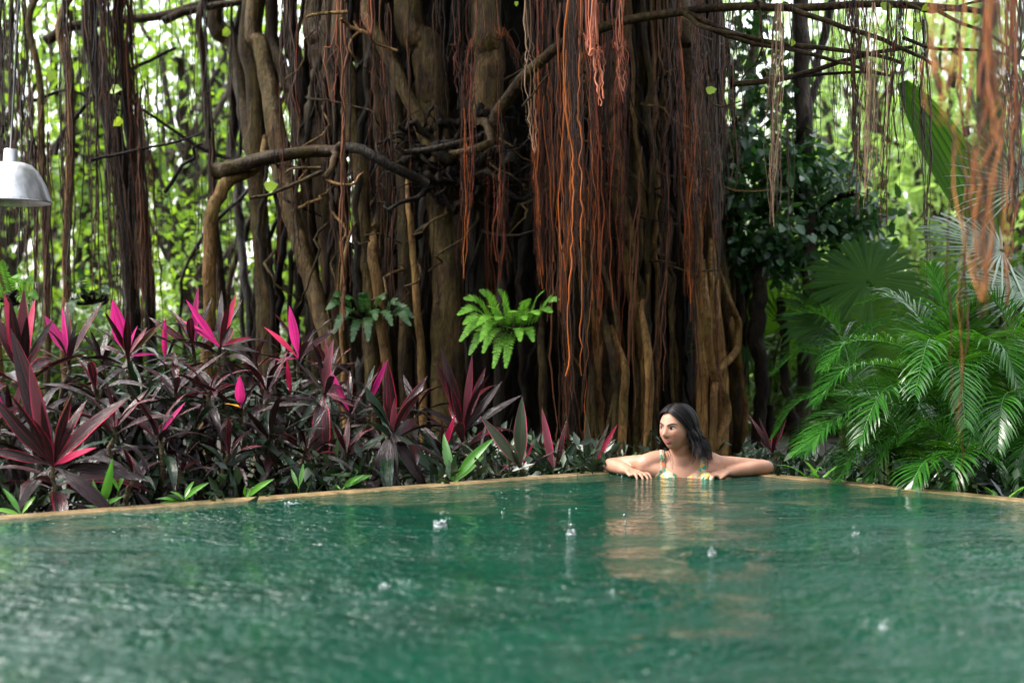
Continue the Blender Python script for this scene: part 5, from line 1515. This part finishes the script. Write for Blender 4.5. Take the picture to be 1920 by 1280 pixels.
        inn = Vector((0, -1, 0)); inn = (inn - d * inn.dot(d)).normalized()
        tb = W_ + d * .022 + inn * .024
        closed_tube(mb, [tb, tb + d * .03 + inn * .018 - up * .004, tb + d * .058 + inn * .022 - up * .014], [.012, .0105, .008], [.012, .010, .008], up, n=12, sides=12)
    skin, nt, bs = new_mat('skin')
    n1 = noise(nt, 18, 4, posvec(nt, (1, 1, 1)))
    c = ramp(nt, [(.3, (.30, .148, .094)), (.7, (.39, .205, .138))], n1.outputs[0]).outputs[0]
    at = N(nt, 'ShaderNodeAttribute'); at.attribute_name = 'blush'
    c = mixc(nt, at.outputs['Fac'], c, (.46, .15, .105))
    nt.links.new(c, bs.inputs['Base Color'])
    bs.inputs['Roughness'].default_value = .5
    bs.inputs['Specular IOR Level'].default_value = .35
    bs.inputs['Subsurface Weight'].default_value = .12
    bs.inputs['Subsurface Radius'].default_value = (.012, .005, .003)
    tmp = mb.mesh('body_raw', skin)
    to = bpy.data.objects.new('body_raw', tmp); COL.objects.link(to)
    md = to.modifiers.new('r', 'REMESH'); md.mode = 'VOXEL'; md.voxel_size = .0042; md.use_smooth_shade = True
    dg = bpy.context.evaluated_depsgraph_get()
    me = bpy.data.meshes.new_from_object(to.evaluated_get(dg))
    bpy.data.objects.remove(to); bpy.data.meshes.remove(tmp)
    bm = bmesh.new(); bm.from_mesh(me)
    vv = [v for v in bm.verts if v.co.z < HC.z - .085]
    for _ in range(8): bmesh.ops.smooth_vert(bm, verts=vv, factor=.5, use_axis_x=True, use_axis_y=True, use_axis_z=True)
    bmesh.ops.smooth_vert(bm, verts=bm.verts, factor=.5, use_axis_x=True, use_axis_y=True, use_axis_z=True)
    bm.normal_update()
    bvh = BVHTree.FromBMesh(bm)
    # --- swimsuit top: the part of the body surface below the neckline, lifted off the skin
    def cover(p):
        dx = abs(p.x - sx)
        if dx > .16 or p.z > .13 or p.z < -.30: return False
        if .080 < dx < .102 and p.z > -.02 and dx < .11: return True                       # straps
        if p.z < -.10: return p.z > -.14 or True
        zn = .006 + .058 * min(1, dx / .09) ** 1.7 if dx < .09 else .064 - (dx - .09) * 1.5
        return p.z < zn and dx < .15
    ff = [f for f in bm.faces if cover(f.calc_center_median())]
    sm = bpy.data.meshes.new('swimsuit_top')
    idx = {}; sv = []; sf = []
    for f in ff:
        q = []
        for v in f.verts:
            if v.index not in idx:
                idx[v.index] = len(sv); sv.append(tuple(v.co + v.normal * .0035 - root.location))
            q.append(idx[v.index])
        sf.append(q)
    sm.from_pydata(sv, [], sf); sm.polygons.foreach_set('use_smooth', np.ones(len(sf), bool))
    mt, nt2, b2 = new_mat('floral_fabric')
    pv = posvec(nt2, (1, 1, 1))
    def blobs(scale, lo, hi, seed):
        vo = N(nt2, 'ShaderNodeTexVoronoi'); vo.inputs['Scale'].default_value = scale
        mp = N(nt2, 'ShaderNodeMapping'); mp.inputs['Location'].default_value = (seed, seed * 2, 0); nt2.links.new(pv, mp.inputs[0])
        nz = noise(nt2, 60, 2, pv); 
        ad = N(nt2, 'ShaderNodeMix', data_type='VECTOR'); ad.inputs[0].default_value = .03
        nt2.links.new(mp.outputs[0], ad.inputs[4]); nt2.links.new(nz.outputs['Color'], ad.inputs[5])
        nt2.links.new(ad.outputs[1], vo.inputs['Vector'])
        return ramp(nt2, [(lo, (1, 1, 1)), (hi, (0, 0, 0))], vo.outputs['Distance']).outputs[0]
    c = mixc(nt2, blobs(26, .36, .42, 1.3), (.36, .28, .19), (.48, .15, .07))
    c = mixc(nt2, blobs(30, .34, .40, 4.1), c, (.02, .18, .12))
    c = mixc(nt2, blobs(24, .28, .34, 7.7), c, (.45, .25, .025))
    c = mixc(nt2, blobs(34, .22, .28, 9.9), c, (.10, .28, .08))
    nt2.links.new(c, b2.inputs['Base Color']); b2.inputs['Roughness'].default_value = .5
    sm.materials.append(mt)
    so = bpy.data.objects.new('swimsuit_top', sm); COL.objects.link(so); so.parent = root
    sol = so.modifiers.new('thick', 'SOLIDIFY'); sol.thickness = .002; sol.offset = 0
    # --- body mesh
    bm.transform(Matrix.Translation(-root.location))
    bm.to_mesh(me); bm.free()
    me.name = 'body'
    a = me.attributes.new('blush', 'FLOAT', 'POINT')
    co = np.empty(len(me.vertices) * 3, np.float32); me.vertices.foreach_get('co', co)
    co = co.reshape(-1, 3) + np.array(root.location, np.float32)
    loc = (co - np.array(HC)) @ np.array(Rm)          # into head space
    bl = np.zeros(len(co), np.float32)
    fm = loc[:, 1] < -.02
    for (x, z, s, w) in ((.04, -.026, .02, .35), (-.04, -.026, .02, .35), (0, -.03, .012, .25)):
        bl += w * np.exp(-((loc[:, 0] - x) ** 2 + (loc[:, 2] - z) ** 2) / s ** 2) * fm
    a.data.foreach_set('value', bl.astype(np.float32))
    me.materials.clear(); me.materials.append(skin)
    me.polygons.foreach_set('use_smooth', np.ones(len(me.polygons), bool))
    bo = bpy.data.objects.new('body', me); COL.objects.link(bo); bo.parent = root
    # --- face features laid on the surface
    def surf(x, z, lift=.0):
        o = H(x, -.25, z); d = (Rm @ Vector((0, 1, 0)))
        hit = bvh.ray_cast(o, d, .5)
        return (hit[0] if hit[0] is not None else H(x, -.085, z)) - d * lift
    def patch(name, rows, mat, lift, parent=root, base=(0, 0, 0)):
        """rows of (x, z) strips draped on the face"""
        m_ = MB(); k = len(rows[0]); v = []
        for i, r in enumerate(rows):
            for j, (x, z, l) in enumerate(r): v.append(tuple(surf(x, z, lift + l) - Vector(base)))
        f = [(i * k + j, i * k + j + 1, (i + 1) * k + j + 1, (i + 1) * k + j) for i in range(len(rows) - 1) for j in range(k - 1)]
        m_.add([tuple(Vector(q) + Vector(base)) for q in v], f)
        o = m_.build(name, mat, root)
        return o
    def flat(name, col, rough=.4, spec=.5):
        m_, n_, b_ = new_mat(name); b_.inputs['Base Color'].default_value = (*col, 1); b_.inputs['Roughness'].default_value = rough; b_.inputs['Specular IOR Level'].default_value = spec
        return m_
    lipm = flat('lip', (.33, .075, .065), .35); whm = flat('eye_white', (.36, .31, .29), .4, .2); irm = flat('iris', (.012, .007, .005), .3, .1); brm = flat('brow_hair', (.012, .008, .007), .6); nosm = flat('nostril', (.06, .02, .015), .7)
    def lip(top, bot, mat, l):
        rows = []
        xs = np.linspace(-1, 1, 15)
        for t in np.linspace(0, 1, 5):
            rows.append([(x * .0225, top(x) * (1 - t) + bot(x) * t, l * math.sin(math.pi * t) * (1 - x * x)) for x in xs])
        return rows
    mid = lambda x: -.0565 + .0015 * x * x - .0008 * math.cos(x * 6)
    patch('upper_lip', lip(lambda x: -.0495 - .007 * abs(x) ** 1.6 - .0016 * math.exp(-(x / .14) ** 2), mid, lipm, .0020), lipm, .0008)
    patch('lower_lip', lip(lambda x: mid(x) - .0012 * (1 - x * x), lambda x: -.0668 + .0105 * x * x, lipm, .0030), lipm, .0008)
    for s in (-1, 1):
        ex, ez = s * .030, .004
        up_ = lambda u: ez + .0068 * (1 - u * u) ** .8 + .0015 * u * s
        lo_ = lambda u: ez - .0052 * (1 - u * u) ** .9 + .0015 * u * s
        us = np.linspace(-1, 1, 13)
        patch('eye', [[(ex + u * .0145, up_(u) * (1 - t) + lo_(u) * t, .0022 * math.sin(math.pi * t) * (1 - u * u)) for u in us] for t in np.linspace(0, 1, 5)], whm, .0008)
        gx = ex - .0035                      # looking further to the side
        patch('iris', [[(gx + r * .0056 * math.cos(a), min(up_((gx + r * .0056 * math.cos(a) - ex) / .0145) - .0004, ez + .0008 + r * .0056 * math.sin(a)), .0026) for a in np.linspace(0, 6.2832, 15)] for r in (.02, .5, 1)], irm, .0010)
        patch('eyelash', [[(ex + u * .0165, up_(min(1, max(-1, u))) + dz + .0006, .0035) for u in us] for dz in (.0022, .0002, -.0010)], brm, .0006)
        patch('eyebrow', [[(ex + s * (.001 + u * .0205), .0215 + .0045 * (1 - (u - .35) ** 2 * 1.2) - .004 * (u > .5) * (u - .5) + dz * (.0034 * (1 - .62 * max(0, u))), .0012) for u in us] for dz in (1, .3, -.4, -1)], brm, .0008)
        patch('nostril', [[(s * .0072 + r * .0036 * math.cos(a), -.0385 + r * .0022 * math.sin(a), .0) for a in np.linspace(0, 6.2832, 9)] for r in (.02, 1)], nosm, .0006)
        # ear, mostly under the hair
        m_ = MB(); k = 12; v = []
        for (r, dpt) in ((.2, .002), (.7, .0), (1.0, .010), (1.05, .004)):
            for j in range(k):
                a = 6.2832 * j / k
                v.append(tuple(H(s * (.066 + dpt), .012 + r * .016 * math.cos(a), -.012 + r * .028 * math.sin(a))))
        m_.add(v, [(i * k + j, i * k + (j + 1) % k, (i + 1) * k + (j + 1) % k, (i + 1) * k + j) for i in range(3) for j in range(k)])
        m_.build('ear', skin, root)
    # --- hair: scalp shell plus locks
    hm, nth, bh = new_mat('black_hair')
    at = N(nth, 'ShaderNodeAttribute'); at.attribute_name = 'tint'
    hc = ramp(nth, [(0, (.0025, .002, .0025)), (1, (.010, .0075, .008))], at.outputs['Fac']); nth.links.new(hc.outputs[0], bh.inputs['Base Color'])
    bh.inputs['Roughness'].default_value = .36; bh.inputs['Specular IOR Level'].default_value = .10
    hb = MB()
    rng = np.random.default_rng(9)
    EA = np.array((.081, .100, .1125))
    def hdir(phi, side, t):
        th = R(92 * t)
        return np.array((math.sin(th) * math.sin(R(phi)) * side, -math.sin(th) * math.cos(R(phi)), math.cos(th)))
    for side in (1, -1):                      # scalp shell with a rounded hairline
        rows = []
        for phi in np.linspace(0, 180, 37):
            tm = np.interp(phi, [0, 15, 35, 52, 66, 78, 100, 180], [.485, .50, .59, .70, .86, 1.08, 1.15, 1.3])
            rows.append([tuple(H(*(hdir(phi, side, t) * EA * (1.0 if t < tm * .9 else .982)))) for t in np.linspace(0, tm, 14)])
        k = 14
        hb.add([p for r in rows for p in r], [(i * k + j, i * k + j + 1, (i + 1) * k + j + 1, (i + 1) * k + j) for i in range(len(rows) - 1) for j in range(k - 1)], .3)
    clump = [(1 if rng.random() < .56 else -1, rng.random(), rng.uniform(.085, .14) + (.03 if rng.random() < .12 else 0), rng.uniform(0, 6.28), rng.uniform(.005, .014), rng.uniform(0, .05)) for _ in range(110)]
    for i in range(900):
        side, u, L, ph, am, lf = clump[rng.integers(len(clump))]
        u = float(np.clip(u + rng.normal() * .035, 0, 1))
        tp = .50 - 1.0 * u                     # along the parting, front to back
        d0 = hdir(0 if tp >= 0 else 180, 1, abs(tp)) + np.array((.015 * side, 0, 0))
        d0 /= np.linalg.norm(d0)
        lo = 70 if side > 0 else 92
        d1 = hdir(lo + (178 - lo) * u, side, 1.0)
        om = math.acos(float(np.clip(d0 @ d1, -1, 1)))
        lift = .02 + lf * 1.6 + rng.uniform(0, .03)
        pts = []
        for q in (0, .12, .28, .45, .63, .82, 1.0):
            d = (math.sin((1 - q) * om) * d0 + math.sin(q * om) * d1) / math.sin(om)
            pts.append(d * EA * (1.0 + lift * math.sin(min(1, q * 1.2) * math.pi / 2)))
        e = pts[-1]
        L = L * rng.uniform(.88, 1.1)
        out = np.array((e[0], e[1] + .03, 0)); out /= np.linalg.norm(out) + 1e-9
        big = .055 if (side > 0 or u > .6) else .04
        for q in (.25, .5, .75, 1.0):
            fl = big * (q ** 1.3 * .9 + .16 * math.sin(ph + 6 * q))
            pts.append(e + np.array((0, 0, -L * q)) + out * fl + np.array((math.sin(ph + q * 5) * am, math.cos(ph + q * 5) * am, 0)) * q)
        w = np.array([H(*p) for p in pts])
        for j in range(len(w)):               # rest on the shoulders instead of passing through them
            if w[j][2] < .15:
                w[j][1] -= max(0, (.15 - w[j][2])) * (0.7 if w[j][1] < YB + .03 else -0.5)
        path = catmull(w, 20)
        rad = np.interp(np.linspace(0, 1, 20), [0, .15, .7, 1], [.0012, .0030, .0026, .0005]) * rng.uniform(.4, 1.1)
        tube(hb, path, rad, 5, float(rng.random()))
    for (x0, x1, y1, bulge) in ((1250, 1261, 880, .03), (1292, 1298, 870, .03), (1243, 1241, 866, .02)):   # stray wet wisps over the chest
        a_ = P(x0, 838, YB - .05); b_ = P(x1, y1, YB - .085)
        for q in range(3):
            j = np.array((rng.normal() * .002, 0, 0))
            tube(hb, wiggle(catmull([np.array(a_) + j, np.array(a_.lerp(b_, .5)) + np.array((bulge * .3, -.01, 0)) + j, np.array(b_) + j * .5], 14), .006, rng), np.linspace(.0016, .0005, 14), 5, .4)
    tag(hb.build('hair', hm, root), kind='stuff')
bather()

# ------------------------------------------------------------------ rain splashes
wm, nt, bs = new_mat('splash_water')
bs.inputs['Base Color'].default_value = (.8, .9, .9, 1); bs.inputs['Transmission Weight'].default_value = .8
bs.inputs['IOR'].default_value = 1.33; bs.inputs['Roughness'].default_value = .06
def blob(mb, c, r, sz=1.0):
    k, n = 8, 6
    v = []
    for i in range(n + 1):
        p = math.pi * i / n
        for j in range(k):
            a = 6.2832 * j / k
            v.append((c.x + r * math.sin(p) * math.cos(a), c.y + r * math.sin(p) * math.sin(a), c.z + r * sz * math.cos(p)))
    mb.add(v, [(i * k + j, i * k + (j + 1) % k, (i + 1) * k + (j + 1) % k, (i + 1) * k + j) for i in range(n) for j in range(k)])
def splash(px, py, w, h, drops, label, jet=False):
    c = wpt(px, py); c.z = .004
    h *= .85; drops = drops // 2 + 1
    rt = thing('water_splash', c, label, 'splash', 'raindrop splashes on the pool')
    rg = random.Random(px)
    mb = MB(); k = 26; v = []
    prof = [(1.25, .0), (1.0, .25), (.8, .75), (.95, 1.0), (.78, .95), (.55, .35), (.0, .15)] if not jet else [(1.2, 0), (.7, .12), (.38, .4), (.34, .75), (.42, .9), (.25, 1.03), (0, 1.08)]
    for i, (r, z) in enumerate(prof):
        for j in range(k):
            a = 6.2832 * j / k
            jag = 1 + (0.35 * math.sin(5 * a + px) + .3 * rg.uniform(-1, 1)) * (1 if z > .5 and not jet else .1)
            v.append((c.x + w * r * math.cos(a) * (1 + .1 * rg.uniform(-1, 1)), c.y + w * r * math.sin(a), c.z + h * z * jag))
    mb.add(v, [(i * k + j, i * k + (j + 1) % k, (i + 1) * k + (j + 1) % k, (i + 1) * k + j) for i in range(len(prof) - 1) for j in range(k)])
    mb.build('crown', wm, rt)
    for q in range(drops):
        mb = MB(); blob(mb, c + Vector((rg.gauss(0, w * 1.3), rg.gauss(0, w), h * rg.uniform(.9, 3.0))), rg.uniform(.0012, .0026), rg.uniform(1, 1.8)); mb.build('droplet', wm, rt)
splash(825, 990, .024, .022, 12, 'largest raindrop splash left of the pool middle')
splash(1071, 1004, .015, .014, 7, 'small raindrop crown right of the pool middle')
splash(1068, 968, .008, .026, 4, 'thin upright splash behind the small crown', True)
splash(545, 952, .026, .016, 9, 'raindrop splash near the left rim')
splash(1149, 1122, .010, .020, 3, 'upright drop splash in the near water', True)
splash(1166, 898, .008, .016, 3, 'tiny splash in front of the bather hand', True)
splash(1173, 983, .005, .016, 2, 'tiny splash right of the thin upright one', True)
splash(1335, 1044, .012, .014, 3, 'faint splash in the bright reflection')
splash(1603, 1008, .012, .012, 3, 'faint splash on the right side of the pool')
splash(722, 1106, .016, .010, 3, 'faint low splash in the near left water')
splash(945, 968, .004, .012, 2, 'single leaping drop between the two crowns', True)
splash(1655, 1180, .010, .014, 2, 'faint upright splash in the near right water', True)

# ------------------------------------------------------------------ low ground cover on the soil behind both rims
def cover_strip():
    rng = np.random.default_rng(77)
    vs, fs, ts, b = [], [], [], 0
    for dirv, nrm in ((U, -V), (V, -U)):
        for i in range(150):
            a = rng.uniform(-0.3, 6.5); o = .14 + rng.random() ** 1.5 * 2.4
            c = C0 + dirv * a + nrm * o
            v, f, t, _ = leaf_cloud(70, (.16, .16, .10), 8, .09, .085, .032, 1000 + i, -.3, .1)
            v = v + np.array((c.x, c.y, GZ + .09 + .05 * rng.random()))
            d1 = (v[:, 0] - C0.x) * V.x + (v[:, 1] - C0.y) * V.y; d2 = (v[:, 0] - C0.x) * U.x + (v[:, 1] - C0.y) * U.y
            v[:, 2] = np.maximum(v[:, 2], GZ + .005)
            vs.append(v); fs.append(f + b); ts.append(t); b += len(v)
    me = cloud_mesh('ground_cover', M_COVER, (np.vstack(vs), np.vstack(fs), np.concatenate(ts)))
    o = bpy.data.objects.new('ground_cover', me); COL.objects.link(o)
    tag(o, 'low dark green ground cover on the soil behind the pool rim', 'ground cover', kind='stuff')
cover_strip()

# ------------------------------------------------------------------ unseen trees added round the near sides to block low front sky light
for i, (X, Y, k, sc, lab) in enumerate([
    (-8.5, -5.5, 1, 2.2, 'unseen tree added behind the pool to the left to block low sky light'),
    (-3.5, -8.5, 0, 2.3, 'unseen tree behind the camera, left one, added to block low sky light'), (2.5, -9.0, 1, 2.3, 'unseen tree behind the camera, right one, added to block low sky light'),
    (8.5, -6.5, 0, 2.2, 'unseen tree added behind the pool to the right to block low sky light'), (10.0, 1.0, 1, 2.2, 'unseen tree right of the pool, added to block low sky light')]):
    place_tree('sky_block_tree', KG[k], X, Y, i * 1.1, sc, lab, 'tree', 'unseen trees added to block low sky light')
